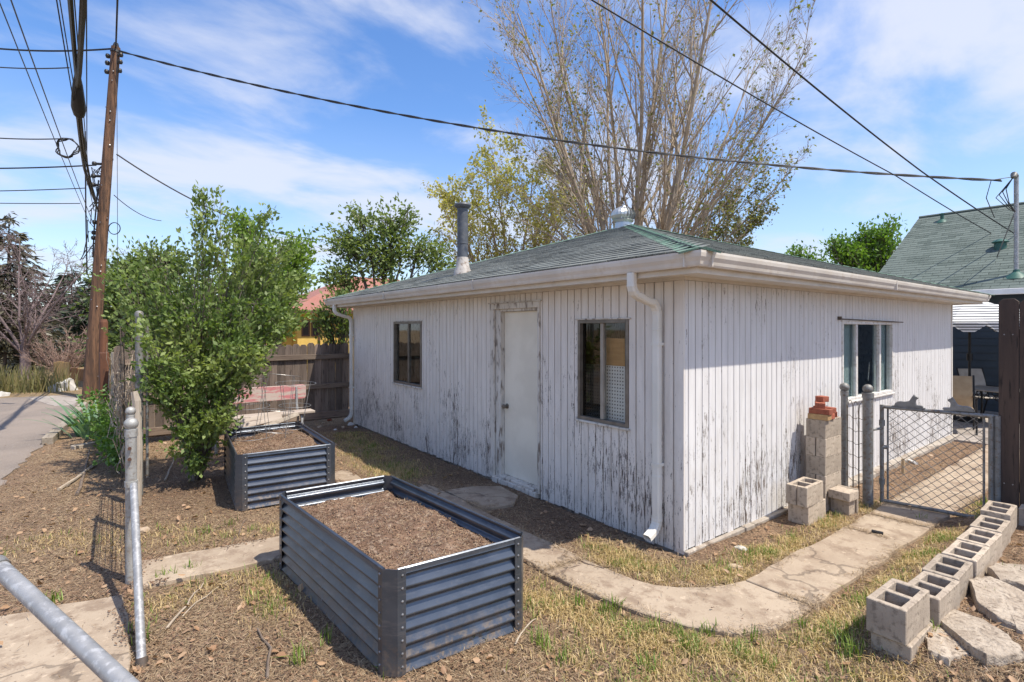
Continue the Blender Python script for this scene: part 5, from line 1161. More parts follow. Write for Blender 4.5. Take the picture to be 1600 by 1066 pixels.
leafy('vine_plant', 'yellow green climbing vine growing at the foot of the old fence posts', 'vine', Vector((-3.80,7.2,0)), [((0,-0.6,0.35),(0.22,0.6,0.35),1),((-0.05,0.2,0.5),(0.25,0.5,0.45),1),((0.05,-1.3,0.3),(0.2,0.4,0.3),0.7),((-0.2,0.9,0.55),(0.3,0.4,0.5),0.8)], 150, 2600, 0.075, m_leaf_vine, m_twigpale, 41, 0.012, 0.06, aspect=0.7)

# ---------------------------------------------------------------- far left street bits
def boardfence(name, label, pa, pb, h, n, mat, seed):
    a, b = Vector(pa), Vector(pb); t = thing(name, label, 'fence', tuple(a), math.atan2((b-a).y, (b-a).x)); L = (b-a).length; rg = random.Random(seed); w = L/n
    for k in range(n): mb = MB(); mb.box(k*w+0.006,(k+1)*w-0.006,-0.012,0.012,0.02,h+rg.uniform(-.02,.02)); mb.obj('board', mat, t, bevel=0.003)
    for z in (h*0.25, h*0.8): mb = MB(); mb.box(0,L,0.013,0.05,z,z+0.08); mb.obj('rail', mat, t)
m_newwood = woodmat('new_pale_fence', (0.48,0.31,0.13), (0.40,0.25,0.10), (0.26,0.16,0.07), vary=0.1); m_orangewood = woodmat('orange_fence', (0.30,0.145,0.055), (0.235,0.11,0.042), (0.12,0.06,0.03), vary=0.1)
boardfence('board_fence', 'pale yellow board fence seen beyond the reeds', q(84,17.5), q(109,17.2), 0.78, 5, m_newwood, 1)
boardfence('board_fence', 'orange brown board fence left of the utility pole base', q(112,19), q(136,18.4), 0.45, 5, m_orangewood, 2)
boardfence('board_fence', 'yellow brown boards glimpsed right of the utility pole base', q(164,17), q(176,16), 1.0, 4, m_newwood, 3)
def rock(label, c, s, mat, seed, group=None):
    bm = bmesh.new(); bmesh.ops.create_icosphere(bm, subdivisions=2, radius=1.0)
    for v in bm.verts: n = 1+0.35*mnoise.noise(v.co*1.3+Vector((seed,0,0)))+0.12*mnoise.noise(v.co*3.7+Vector((0,seed,0))); v.co = Vector((v.co.x*s[0]*n, v.co.y*s[1]*n, max(-0.3, v.co.z)*s[2]*n))
    me = bpy.data.meshes.new('rock'); bm.to_mesh(me); bm.free(); me.materials.append(mat); o = link('rock', me); o.location = c; o.rotation_euler = (0,0,seed*1.3); return tag(o, label, 'rock', group)
m_paleRock = MT('pale_rock', (0.55,0.53,0.5), (0.42,0.40,0.37), 6, 0.9, 0.6, 20); m_tanrock = MT('tan_rock', (0.42,0.33,0.24), (0.33,0.25,0.18), 12, 0.9, 0.6, 40)
for lb, px, d, s, sd_ in (('white angular rock leaning left beside the pale fence', 92,15.9,(0.36,0.25,0.26),1), ('white angular rock closest to the utility pole', 107,16.0,(0.25,0.2,0.42),2), ('small white rock at the left picture edge by the reeds', 2,14.6,(0.18,0.15,0.14),3)): rock(lb, q(px,d), s, m_paleRock, sd_, 'white rocks along the alley')
# edging timbers
def timber(label, a, b, w, h, mat, seed): 
    a, b = Vector((*a,0)), Vector((*b,0)); L = (b-a).length; mb = MB(); n_ = 8; 
    for i in range(n_+1):
        f = i/n_; j = lambda s: 0.012*mnoise.noise(Vector((f*9,s,seed)))
        mb.v += [(f*L,-w/2+j(1),-0.04),(f*L,w/2+j(2),-0.04),(f*L,w/2+j(3),h+j(4)),(f*L,-w/2+j(5),h+j(6))]
    for i in range(n_):
        for k in range(4): mb.f.append((i*4+k, i*4+(k+1)%4, i*4+4+(k+1)%4, i*4+4+k)); mb.m.append(0)
    mb.f += [(3,2,1,0), tuple(n_*4+k for k in range(4))]; mb.m += [0,0]
    o = mb.obj('edging_timber', mat, None, bevel=0.01); o.location = (a.x,a.y,0.0); o.rotation_euler = (0,0,math.atan2((b-a).y,(b-a).x)); return tag(o, label, 'timber', 'timbers edging the alley')
m_silver_x = woodmat('silvered_edging', (0.36,0.31,0.25), (0.25,0.21,0.165), (0.11,0.085,0.07), axis=0)
timber('split grey edging timber nearest along the alley', (-4.70,8.75), (-4.55,11.0), 0.15, 0.12, m_silver_x, 1)
timber('farther grey edging timber close to the utility pole', (-4.53,11.3), (-4.42,13.6), 0.15, 0.13, m_silver_x, 2)
timber('low rotten timber lying across the dirt in front of the iris', (-4.35,8.05), (-3.78,8.35), 0.12, 0.06, m_silver_x, 3)

# ---------------------------------------------------------------- utility pole and wires
PB = Vector((-4.375,15.667,0)); PT = Q(181,74,14.3); up_ = PT-PB
pole = thing('utility_pole', 'tall brown leaning wooden utility pole beside the alley', 'utility pole', tuple(PB))
mb = MB(); mb.tube([up_*f for f in (-0.01,0.1,0.3,0.55,0.8,1.0)], [0.172,0.165,0.15,0.13,0.114,0.104], 16); mb.obj('shaft', m_creo, pole, smooth=True)
rg = random.Random(3)
mb = MB(); mb.tube([up_*0.985, up_*1.012], [0.124,0.05], 12); mb.obj('pole_cap', m_black, pole, smooth=True)
def arm(f, d, L, r=0.03, nm_='bracket', m=m_black):
    mb = MB(); a = up_*f; mb.tube([a, a+Vector(d)*L], r, 8); b = a+Vector(d)*L; mb.tube([b-Vector((0,0,0.05)), b, b+Vector((0,0,0.05))], [0.045,0.06,0.045], 10); return mb.obj(nm_, m, pole, kind='stuff')
for f in (0.975, 0.955, 0.93): arm(f, AX*1.0 - AY*0.3, 0.2); arm(f, AX*-1.0, 0.2)
for f in (0.665, 0.63, 0.605): arm(f, AX*-1.0 - AY*0.2, 0.3, 0.035)
for f in (0.50, 0.47, 0.455): arm(f, AX*-1.0, 0.22, 0.03)
mb = MB()
for k in range(24): f = 0.05+0.88*rg.random(); a = rg.uniform(3.4, 6.0); rr = 0.19-0.075*f; c = up_*f+Vector((rr*math.cos(a),rr*math.sin(a),0)); mb.tube([c, c+Vector((0.012*math.cos(a),0.012*math.sin(a),0.004))], 0.016, 5)
mb.obj('nail', m_bolt, pole, kind='stuff')
mb = MB(); mb.tube([up_*0.40+AX*-0.20, up_*0.48+AX*-0.22, up_*0.56+AX*-0.21+Vector((0,0,0)), up_*0.62+AX*-0.2], 0.018, 6); mb.obj('riser_cable', m_black, pole, smooth=True)
c = up_*0.482; mb = MB(); mb.tube([c+AX*(0.33+0.16*math.cos(2*math.pi*i/20))+Vector((0,0,0.16*math.sin(2*math.pi*i/20))) for i in range(20)], 0.012, 6, closed=True); mb.obj('cable_loop', m_black, pole)
mb = MB()
for k in range(14): f = 0.42+0.24*rg.random(); a = up_*f+AX*-0.16; mb.tube([a, a+AX*rg.uniform(-.35,.0)+Vector((0,0,rg.uniform(-.3,.3))), a+AX*rg.uniform(-.4,-.05)+Vector((0,0,rg.uniform(-.6,-.1)))], 0.012, 5)
mb.obj('loose_wires', m_black, pole, kind='stuff')
WG = 'overhead wires'
def wire(label, pts, sag, r, mat=m_black, twist=False, name='overhead_wire'):
    mb = MB(); out = []
    for a, b, s in zip(pts, pts[1:], sag if hasattr(sag,'__len__') else [sag]*9):
        a, b = Vector(a), Vector(b); n_ = 28
        for i in range(n_+1):
            f = i/n_; p_ = a.lerp(b, f); p_.z -= s*4*f*(1-f); out.append(p_)
    o_ = out[0].copy()
    if twist:
        for ph in (0, math.pi):
            fine = []
            for a, b in zip(out, out[1:]):
                for k in range(4): fine.append(a.lerp(b, k/4))
            mb.tube([p_-o_+Vector((0,0,1.1*r*math.cos(i*0.9+ph)))+AX*(1.1*r*math.sin(i*0.9+ph)) for i, p_ in enumerate(fine)], r, 4)
    else: mb.tube([p_-o_ for p_ in out], r, 5)
    ob = mb.obj(name, mat, None, smooth=True); ob.location = o_; return tag(ob, label, 'overhead wire', WG)
MASTD = 11.5; mast_top = Q(1580,283,MASTD)
wire('twisted service wire running from the pole top across the sky to the roof mast', [Q(186,80,14.25), mast_top], 0.62, 0.016, m_black, True)
wire('thinner wire dropping from the middle of the pole behind the shrub', [Q(182,241,14.3), Q(505,375,19)], 0.5, 0.02)
wire('thin lower wire from the pole descending to the right', [Q(178,305,14.2), Q(252,345,18)], 0.15, 0.012, m_wiregrey)
wire('upper right straight wire crossing the tall bare tree', [Q(905,-12,7.0), Q(1400,275,11.5), Q(1640,412,15)], [0.05,0.08], 0.012)
wire('rightmost straight wire descending from the top edge to the neighbouring roof', [Q(1085,-22,6.5), Q(1440,268,10.5), Q(1640,398,14)], [0.05,0.05], 0.014)
for lb, a, b, s, r in (('twisted black wire leaving the pole top to the left edge', Q(178,76,14.25), Q(-120,60,14.6), 0.18, 0.024), ('second wire from the left edge ending at the cable bundle', Q(108,106,11.5), Q(-120,88,13), 0.12, 0.014),
    ('middle height thin wire from the left edge to the cable coil', Q(98,217,11.5), Q(-120,203,12), 0.08, 0.014), ('twisted lower wire running left from the pole bracket', Q(150,258,14), Q(-120,262,14), 0.05, 0.02),
    ('thin level wire running left below the twisted one', Q(133,294,13.5), Q(-120,299,13.5), 0.03, 0.013), ('lowest thin level wire running to the left edge', Q(125,318,13.5), Q(-120,315,13.5), 0.02, 0.011)): wire(lb, [a, b], s, r, m_black)
def alley_wire(lb, pxtop, dtop, pxp, pyp, dp, r, sag=0.12, m=m_black, ytop=-14): wire(lb, [Q(pxp,pyp,dp), Q(pxtop,ytop,dtop)], sag, r, m)
alley_wire('leftmost thin wire slanting down along the alley', -8, 4.9, 141, 350, 14.2, 0.006, 0.05, m_wiregrey)
alley_wire('second thin slanting wire with small ties along the alley', 12, 4.9, 148, 355, 14.2, 0.007, 0.05, m_wiregrey)
alley_wire('thin wire of the bundle nearest the left at the top edge', 86, 6.0, 147, 330, 14.1, 0.008, 0.12)
alley_wire('second thin wire of the bundle beside the thick cables', 91, 6.0, 150, 322, 14.1, 0.007, 0.12)
alley_wire('thin straight wire between the two thick cables', 115, 6.2, 141, 300, 14.0, 0.008, 0.05)
alley_wire('thin wire just right of the thickest cable', 135, 6.2, 136, 290, 13.5, 0.008, 0.02)
wire('heavy black cable on the left meeting the splice case', [Q(109,-14,5.7), Q(121,130,8.2)], 0.03, 0.028)
wire('heaviest black cable on the right meeting the splice case', [Q(131,-14,5.7), Q(124,112,7.6), Q(121,140,8.2)], [0.02,0.0], 0.034)
wire('black cable bundle hanging from the splice case down to the pole', [Q(122,180,8.5), Q(132,262,11.2), Q(151,318,14.1)], [0.06,0.08], 0.03)
wire('second black cable beside the bundle below the splice case', [Q(126,180,8.5), Q(136,255,11.0), Q(154,330,14.1)], [0.10,0.12], 0.022)
wire('thick vertical cable hanging beside the pole below the bundle', [Q(133,205,12.5), Q(134,330,12.9), Q(136,430,13.2)], 0.0, 0.016)
wire('thin vertical guy wire right of the pole', [Q(182,-14,14.0), Q(184,440,14.6)], 0.0, 0.007, m_wiregrey)
wire('pair of wires rising from the pole top to the upper edge', [Q(181,75,14.25), Q(184,-14,12.0)], 0.0, 0.022)
sc = thing('splice_case', 'bulky black splice case hanging where the heavy cables meet', 'cable case', tuple(Q(122,152,8.25))); e1 = Q(121,112,8.0)-Q(122,152,8.25); e2 = Q(124,184,8.55)-Q(122,152,8.25)
mb = MB(); mb.tube([e1, e1*0.5, Vector((0,0,0)), e2*0.5, e2*0.85, e2], [0.03,0.065,0.085,0.10,0.075,0.03], 12); mb.obj('case', m_black, sc, smooth=True)
cl = thing('cable_coil', 'round coil of spare black cable hanging left of the pole', 'cable coil', tuple(Q(105,231,11.6))); mb = MB()
for k in range(3): mb.tube([AX*((0.215+0.012*k)*math.cos(2*math.pi*i/26))+AY*(0.05*math.sin(i+k))+Vector((0,0,(0.195+0.012*k)*math.sin(2*math.pi*i/26))) for i in range(26)], 0.013, 6, closed=True)
mb.obj('loop', m_black, cl, kind='stuff')

# ---------------------------------------------------------------- yellow house behind the fence
yh = thing('yellow_house', 'yellow house with dark windows and a red hip roof behind the fence', 'house', (2.3,20.4,0))
mb = MB(); mb.box(0,10,0,7.5,0,2.62); mb.obj('wall', m_yellow, yh)
mb = MB(); mb.box(-4.2,-0.01,0.8,6,0,2.05); mb.obj('wing_wall', m_yellow, yh)
def hip(mb, x0, x1, y0, y1, z0, z1, th=0.06):
    h = (y1-y0)/2; mb.add([(x0,y0,z0),(x1,y0,z0),(x1,y1,z0),(x0,y1,z0),(x0+h,y0+h,z1),(x1-h,y0+h,z1)] + [(x0,y0,z0-th),(x1,y0,z0-th),(x1,y1,z0-th),(x0,y1,z0-th)], [(0,1,5,4),(1,2,5),(2,3,4,5),(3,0,4),(1,0,6,7),(2,1,7,8),(3,2,8,9),(0,3,9,6),(6,9,8,7)])
mb = MB(); hip(mb, -0.5,10.5,-0.5,8.0,2.66,4.6); mb.obj('roof', m_redroof, yh)
mb = MB(); hip(mb, -4.5,0.2,0.4,6.4,2.1,2.5); mb.obj('wing_roof', m_redroof, yh)
mb = MB(); 
for a in ((-0.5,10.5,-0.53,-0.505),): mb.box(a[0],a[1],a[2],a[3],2.52,2.66)
mb.obj('fascia', m_brownpaint, yh)
def ray_y(px, Y): 
    d = AX*((px-800)/816)+AY; t_ = (Y-CAM.y)/d.y; return CAM.x+d.x*t_
for px in (477.5, 492.5, 540):
    x = ray_y(px, 20.4)-2.3; w = link('window', None, yh)
    mb = MB(); 
    for a in ((x-0.17,x-0.11,1.55,2.25),(x+0.11,x+0.17,1.55,2.25),(x-0.11,x+0.11,2.19,2.25),(x-0.11,x+0.11,1.55,1.61)): mb.box(a[0],a[1],-0.03,0.0,a[2],a[3])
    mb.obj('frame', m_brownpaint, w); mb = MB(); mb.box(x-0.11,x+0.11,-0.02,-0.003,1.61,2.19); mb.obj('pane', m_dark, w)
mb = MB(); mb.box(0.85,0.93,-0.06,-0.002,0,2.6); mb.obj('downspout', m_brownpaint, yh)

# ---------------------------------------------------------------- neighbouring house with the green roof
HX, HY, HE = 11.4, 2.56, 2.75; nh = thing('green_roof_house', 'dark slate blue house with steep green shingle roof at the right', 'house', (HX,HY,0))
RX, RZ = 4.4, 5.27-HE; L2 = 13.0
mb = MB(); mb.box(0.5,8.3,-L2+0.3,-0.3,0,HE-0.06); mb.add([(0.5,-0.3,HE-0.1),(8.3,-0.3,HE-0.1),(4.4,-0.3,HE+RZ-0.35),(0.5,-0.5,HE-0.1),(8.3,-0.5,HE-0.1),(4.4,-0.5,HE+RZ-0.35)], [(0,2,1),(3,4,5),(0,1,4,3),(1,2,5,4),(2,0,3,5)]); mb.obj('wall', m_navy, nh)
wl = nh.children[0]; k = 0
for k in range(16): mb = MB(); z = 0.02+k*0.165; mb.add([(0.476,-0.3,z),(0.476,-8,z),(0.492,-8,z+0.162),(0.492,-0.3,z+0.162),(0.498,-0.3,z),(0.498,-8,z)], [(0,3,2,1),(0,1,5,4)]); mb.obj('siding_board', m_navy, wl)
mb = MB(); mb.add([(0,0,HE),(0,-L2,HE),(RX,-L2,HE+RZ),(RX,0,HE+RZ),(2*RX,-L2,HE),(2*RX,0,HE)] + [(0,0,HE-0.08),(0,-L2,HE-0.08),(RX,-L2,HE+RZ-0.08),(RX,0,HE+RZ-0.08),(2*RX,-L2,HE-0.08),(2*RX,0,HE-0.08)], [(0,3,2,1),(3,5,4,2),(6,7,8,9),(9,8,10,11),(0,1,7,6),(0,6,9,3),(3,9,11,5),(5,11,10,4)]); rf2 = mb.obj('roof', m_felt, nh)
th2 = math.atan2(RZ, RX); c2, s2 = math.cos(th2), math.sin(th2); SL2 = RX/c2; run2 = Vector((c2,0,s2)); ex2 = Vector((0,-1,0)); sh2 = tabmesh('shingle', 0.305, 0.175, 0.010, m_shingle2)
tabs = slope(Vector((-0.03,0.02,HE)), ex2, run2, (SL2, 7.0, c2), 0.142, 0.305, 0.01, 8, 0.0, 0.0); tabs.sort(key=lambda t_: (not t_[2], (t_[0]+Vector((HX,HY,0))-CAM).length)); st_ = MB()
for i, (p_, w, full, n_) in enumerate(tabs):
    Mx = Matrix((ex2, run2, n_)).transposed().to_4x4(); Mx.translation = p_
    if i < 298 and full: o = link('shingle', sh2, rf2); o.matrix_basis = Mx
    else:
        g = 0.003; vs = [(g,0,0.001),(w-g,0,0.001),(w-g,0.175,0.0005),(g,0.175,0.0005),(g,0,0.010),(w-g,0,0.010),(w-g,0.175,0.0025),(g,0.175,0.0025)]; st_.add([Mx @ Vector(v_) for v_ in vs], [(4,5,6,7),(0,1,5,4),(1,2,6,5),(3,0,4,7)])
st_.obj('shingle_field', m_shingle2, rf2, kind='stuff')
mb = MB(); mb.tube([(RX,0.02,HE+RZ+0.01),(RX,-L2,HE+RZ+0.01)], 0.05, 6); mb.obj('ridge_cap', m_shingle2, rf2)
mb = MB(); mb.box(-0.14,-0.035,-L2,0.05,HE-0.13,HE-0.005); mb.obj('gutter', m_whitep, nh, bevel=0.01)
mb = MB(); mb.box(-0.03,0.5,-L2,0.0,HE-0.1,HE-0.082); mb.obj('soffit', m_dark, nh)
def on_roof(px, py):
    d = AX*((px-800)/816)+AY; t_ = (HE-1.9+(s2/c2)*(CAM.x-HX))/(-(py-513)/816 - (s2/c2)*d.x); return Vector((CAM.x+d.x*t_-HX, CAM.y+d.y*t_-HY, 1.9-(py-513)/816*t_)), t_
v1, t1 = on_roof(1563,389); mb = MB(); mb.lathe([(0.13,-0.12),(0.12,0.0),(0.115,0.14),(0.16,0.15),(0.165,0.17),(0.10,0.22),(0.0,0.25)], (0,0,0), 14); o = mb.obj('roof_vent', m_greenmetal, nh, smooth=True); o.location = v1
v1, t1 = on_roof(1472,346); mb = MB(); mb.lathe([(0.18,-0.06),(0.10,0.03),(0.045,0.06),(0.045,0.2),(0.07,0.22),(0.0,0.25)], (0,0,0), 12); o = mb.obj('plumbing_vent', m_greenmetal, nh, smooth=True); o.location = v1
v1, t1 = on_roof(1588,430); ms = thing('service_mast', 'slim grey electric service mast rising through the neighbouring roof', 'mast', (v1.x+HX,v1.y+HY,v1.z)); mh = Q(1583,276,t1).z - v1.z
mb = MB(); mb.tube([(0,0,-0.7),(0,0,mh)], 0.042, 12); mb.obj('pipe', m_galv, ms, smooth=True)
mb = MB(); mb.lathe([(0.24,-0.09),(0.15,0.0),(0.06,0.07),(0.05,0.12)], (0,0,0), 14); mb.obj('flashing', m_greenmetal, ms, smooth=True)
mb = MB(); hd = [(-0.02,0,0),(-0.10,0.02,0.03),(-0.13,0.02,-0.04)]; mb.tube([Vector(h_)+Vector((0,0,mh)) for h_ in hd], [0.05,0.065,0.05], 10); mb.obj('weatherhead', m_galvdull, ms, smooth=True)
mb = MB()
for k in range(4): a = Vector((-0.12,0.03,mh-0.03)); mb.tube([a, a+Vector((-0.10-0.03*k,0.1+0.05*k,-0.25-0.06*k)), a+Vector((-0.05,0.06,-0.55-0.05*k)), a+Vector((0.06,-0.02,-0.75))], 0.009, 5)
mb.tube([Vector((-0.12,0.03,mh-0.02)), Vector((-0.35,0.35,mh-0.06)), Vector((-0.42,0.42,mh-0.45)), Vector((-0.32,0.3,mh-0.9))], 0.009, 5)
mb.obj('drip_loop', m_black, ms, kind='stuff')
mb = MB(); mb.tube([(0,0,mh-0.7),(0.75,0.45,0.5)], 0.012, 5); mb.obj('guy_brace', m_galvdull, ms)

# ---------------------------------------------------------------- patio
UP = Vector((9.87,0.18,0.03)); um = thing('patio_umbrella', 'black and white striped patio umbrella with scalloped valance', 'umbrella', tuple(UP))
mb = MB(); mb.tube([(0,0,0.02),(0,0,2.4)], 0.024, 10); mb.obj('pole', m_blackmetal, um, smooth=True)
mb = MB(); mb.tube([(0,0,1.22),(0,0,1.36)], 0.05, 10); mb.obj('crank', m_blackmetal, um, smooth=True)
mb = MB(); mb.lathe([(0.24,0.0),(0.24,0.05),(0.06,0.08),(0.03,0.2)], (0,0,0), 20); mb.obj('base', m_blackmetal, um, smooth=True)
mb = MB(); ns = 8; rr_ = [(0.02,2.44),(0.28,2.38),(0.75,2.22),(1.3,1.98)]
for r_, z in rr_:
    for k in range(ns*4):
        a = 2*math.pi*k/(ns*4); f = abs((k % 4)-2)/2; rad = r_*(math.cos(math.pi/ns)/math.cos(a % (2*math.pi/ns)-math.pi/ns)); mb.v.append((rad*math.cos(a), rad*math.sin(a), z-0.03*r_*(1-f)))
nn = ns*4
for i in range(3):
    for k in range(nn): mb.f.append((i*nn+k, i*nn+(k+1)%nn, (i+1)*nn+(k+1)%nn, (i+1)*nn+k)); mb.m.append(0)
mb.f.append(tuple(range(nn))[::-1]); mb.m.append(0)
mb.obj('canopy', m_stripe, um)
mb = MB(); b0 = len(mb.v); nq = 48
for k in range(nq+1):
    a = 2*math.pi*k/nq; rad = 1.31*(math.cos(math.pi/ns)/math.cos(a % (2*math.pi/ns)-math.pi/ns)); mb.v += [(rad*math.cos(a), rad*math.sin(a), 1.975), (rad*1.005*math.cos(a), rad*1.005*math.sin(a), 1.975-0.05-0.13*abs(math.sin(k*math.pi*16/nq))**0.4)]
for k in range(nq): mb.f.append((2*k,2*k+2,2*k+3,2*k+1)); mb.m.append(0)
mb.obj('valance', m_stripe, um)
for k in range(8): a = 2*math.pi*k/8; mb = MB(); mb.tube([(0.03*math.cos(a),0.03*math.sin(a),1.95),(0.7*math.cos(a),0.7*math.sin(a),2.2)], 0.008, 5); mb.obj('strut', m_blackmetal, um)
def chair(label, loc, rz, mat):
    t = thing('patio_chair', label, 'chair', loc, rz, 'patio chairs')
    mb = MB(); n_ = 8
    for i in range(n_+1): f = i/n_; y = 0.22+0.16*f-0.02*math.sin(f*3.1); z = 0.43+0.55*f; mb.v += [(-0.25,y,z),(0.25,y,z),(-0.25,y+0.018,z),(0.25,y+0.018,z)]
    for i in range(n_): b = i*4; mb.f += [(b,b+1,b+5,b+4),(b+3,b+2,b+6,b+7),(b+2,b,b+4,b+6),(b+1,b+3,b+7,b+5)]; mb.m += [0]*4
    mb.f += [(0,2,3,1),(n_*4,n_*4+1,n_*4+3,n_*4+2)]; mb.m += [0,0]; mb.obj('backrest', mat, t)
    mb = MB(); mb.box(-0.25,0.25,-0.27,0.22,0.405,0.43); mb.obj('seat', mat, t, bevel=0.01)
    for s in (-1,1):
        mb = MB(); mb.tube([(s*0.27,-0.27,0),(s*0.27,-0.26,0.62)], 0.015, 8); mb.obj('front_leg', m_blackmetal, t); mb = MB(); mb.tube([(s*0.27,0.36,0),(s*0.27,0.22,0.43),(s*0.27,0.385,1.0)], 0.015, 8); mb.obj('rear_leg', m_blackmetal, t); mb = MB(); mb.tube([(s*0.27,-0.30,0.63),(s*0.27,0.28,0.62)], 0.018, 8); mb.obj('armrest', m_blackmetal, t)
pc = Q(1538,600,11.1); chair('grey sling patio chair facing the table under the striped umbrella', (pc.x,pc.y,0.03), R(-40), m_sling)
pc = Q(1493,600,9.5); chair('tan patio chair partly hidden behind the garage corner', (pc.x,pc.y,0.03), R(-75), m_tan)
pt = Q(1548,608,10.15); tb = thing('patio_table', 'small patio table with pale top and dark scrollwork legs', 'table', (pt.x,pt.y,0.03), R(-20))
mb = MB(); mb.box(-0.45,0.45,-0.45,0.45,0.675,0.70); mb.obj('tabletop', m_tabletop, tb, bevel=0.008)
for sx in (-1,1):
    for sy in (-1,1): mb = MB(); mb.tube([(sx*0.40,sy*0.40,0),(sx*0.36,sy*0.36,0.35),(sx*0.40,sy*0.40,0.675)], 0.02, 8); mb.obj('leg', m_blackmetal, tb)
mb = MB()
for sy in (-0.42, 0.42):
    for k in range(5): c = -0.36+0.18*k; mb.tube([(c+0.07*(1-0.12*i/3)*math.cos(i*0.7), sy, 0.56+0.06*(1-0.12*i/3)*math.sin(i*0.7)) for i in range(14)], 0.009, 5)
for sx in (-0.42, 0.42):
    for k in range(5): c = -0.36+0.18*k; mb.tube([(sx, c+0.07*(1-0.12*i/3)*math.cos(i*0.7), 0.56+0.06*(1-0.12*i/3)*math.sin(i*0.7)) for i in range(14)], 0.009, 5)
mb.obj('scrollwork', m_blackmetal, tb, kind='stuff')
for x, y in ((8.9,-0.15),(9.3,-0.75)):
    pass
pv = thing('pipe_stub', 'short tan plastic pipe stub standing in the dirt behind the gate', 'pipe', tuple(Q(1411,738,6.8).xy)+(0,)); mb = MB(); mb.tube([(0,0,-0.02),(0,0,0.2)], 0.02, 10); mb.obj('tube', m_tan, pv, smooth=True)
for lb, a, b, r in (('pale plastic pipe piece lying in the dirt behind the gate', G(1420,722), G(1432,727), 0.022), ('dark scrap lying on the path near the gate', G(1362,832,0.03), G(1380,836,0.03), 0.014)):
    t = thing('pipe_piece' if 'pipe' in lb else 'scrap', lb, 'pipe' if 'pipe' in lb else 'debris', tuple(a)); mb = MB(); mb.tube([Vector((0,0,r)), (b-a)+Vector((0,0,r))], r, 8); mb.obj('tube', m_whitep if 'pipe' in lb else m_black, t)

# ---------------------------------------------------------------- sticks, stones and litter
def stick(label, pix, r, mat=m_twig, name='stick', z=0.0):
    pts = [G(a, b, z) for a, b in pix]; 
    for p_ in pts: p_.z = gz(p_.x, p_.y)+r+0.004+z
    mb = MB(); o_ = pts[0].copy(); fine = []
    for a, b in zip(pts, pts[1:]):
        for k in range(4): q_ = a.lerp(b, k/4)-o_; fine.append(q_+Vector((mnoise.noise(q_*5),mnoise.noise(q_*5+Vector((7,0,0))),abs(mnoise.noise(q_*6))))*0.02)
    fine.append(pts[-1]-o_); n_ = len(fine); mb.tube(fine, [r*(1-0.5*i/n_) for i in range(n_)], 6); ob = mb.obj(name, mat, None, smooth=True); ob.location = o_; return tag(ob, label, 'stick')
stick('dark forked twig lying on the concrete path near the garage corner', [(900,877),(915,884),(944,892)], 0.010)
stick('short dark twig piece at the path edge beside the cracked slab', [(866,904),(885,893),(910,886)], 0.007)
stick('thin curved brown runner rising beside the left path', [(350,877),(355,860),(372,838),(385,812)], 0.007)
stick('long pale stick in the pile left of the ball capped post', [(92,768),(120,750),(148,728)], 0.02, m_twigpale)
stick('grey stick lying across the pile by the alley dirt', [(104,762),(128,742),(158,725)], 0.016, m_silverwood)
stick('dark stick under the pile near the fence line', [(120,775),(135,735),(140,705)], 0.018)
stick('thin pale stick slanting at the foot of the shrub', [(258,752),(270,725),(282,690)], 0.012, m_twigpale)
stick('broken pale stick lying in the litter of the foreground', [(260,985),(290,950),(318,915)], 0.008, m_twigpale)
stick('crossed thin stick in the foreground litter', [(285,965),(305,945),(365,906)], 0.005, m_twigpale)
stick('dark stick standing out at the bottom by the foreground litter', [(418,1062),(420,1020),(402,985)], 0.009)
stick('thin grey stick beside the near end of the corrugated bed', [(805,1010),(820,985),(838,968)], 0.006, m_twigpale)
rock('small round tan rock by the left path under the shrub', tuple(G(224,830)), (0.055,0.045,0.035), m_tanrock, 5); rock('pale oval stone in the dirt along the sunny garage wall', tuple(G(1158,858)), (0.06,0.04,0.025), m_paleRock, 6)
rock('white stone at the far garage corner by the fence', tuple(G(548,664)), (0.07,0.05,0.05), m_paleRock, 7); rock('red brick fragment lying near the far garage corner', tuple(G(515,657)), (0.07,0.05,0.045), m_brick, 8); rock('flat tan stone in the dirt beside the corner grass', tuple(G(1148,886)), (0.06,0.04,0.02), m_tanrock, 9)
rock('pale fragment beside the far garage corner rubble', tuple(G(500,668)), (0.06,0.05,0.035), m_tanrock, 10)
for i, (px, py, s_, m_) in enumerate([(536,668,0.035,m_tanrock),(524,672,0.03,m_paleRock),(505,662,0.03,m_tanrock),(556,668,0.03,m_paleRock)]):
    rock(['small tan stone in the rubble below the far downspout','tiny pale stone at the edge of the shaded rubble','brown stone left of the brick fragment','small pale stone closest to the far wall base'][i], tuple(G(px,py)), (s_*1.3,s_,s_*0.8), m_, 20+i, 'stones by the far garage corner')
def sample(x, y):
    i = np.clip(np.searchsorted(GXS, x), 0, len(GXS)-1); j = np.clip(np.searchsorted(GYS, y), 0, len(GYS)-1); return GZ[j, i], GC[j, i], GFL[j, i]
def inpoly(poly, x, y):
    c = np.zeros(len(x), bool); j = len(poly)-1
    for i in range(len(poly)):
        xi, yi = poly[i][:2]; xj, yj = poly[j][:2]; c ^= ((yi > y) != (yj > y)) & (x < (xj-xi)*(y-yi)/((yj-yi) or 1e-9)+xi); j = i
    return c
def spread(n, dmin, dmax, rs, pw=1.0, keep_flat=0.0, b0=-1.02, b1=1.02):
    d = dmin+(dmax-dmin)*rs.rand(n)**pw; b = rs.uniform(b0, b1, n); x = CAM.x+AX.x*b*d+AY.x*d; y = CAM.y+AX.y*b*d+AY.y*d; z, c, fl = sample(x, y)
    ok = (~fl | (rs.rand(n) < keep_flat)) & ~inpoly(B1, x, y) & ~inpoly(B2, x, y) & ~((x > 0) & (y > 0) & (x < 7.85) & (y < 7.75)) & ~((x < -4.5) & (y > 9))
    z = np.where(fl, 0.027, z); return x[ok], y[ok], z[ok], c[ok], fl[ok]
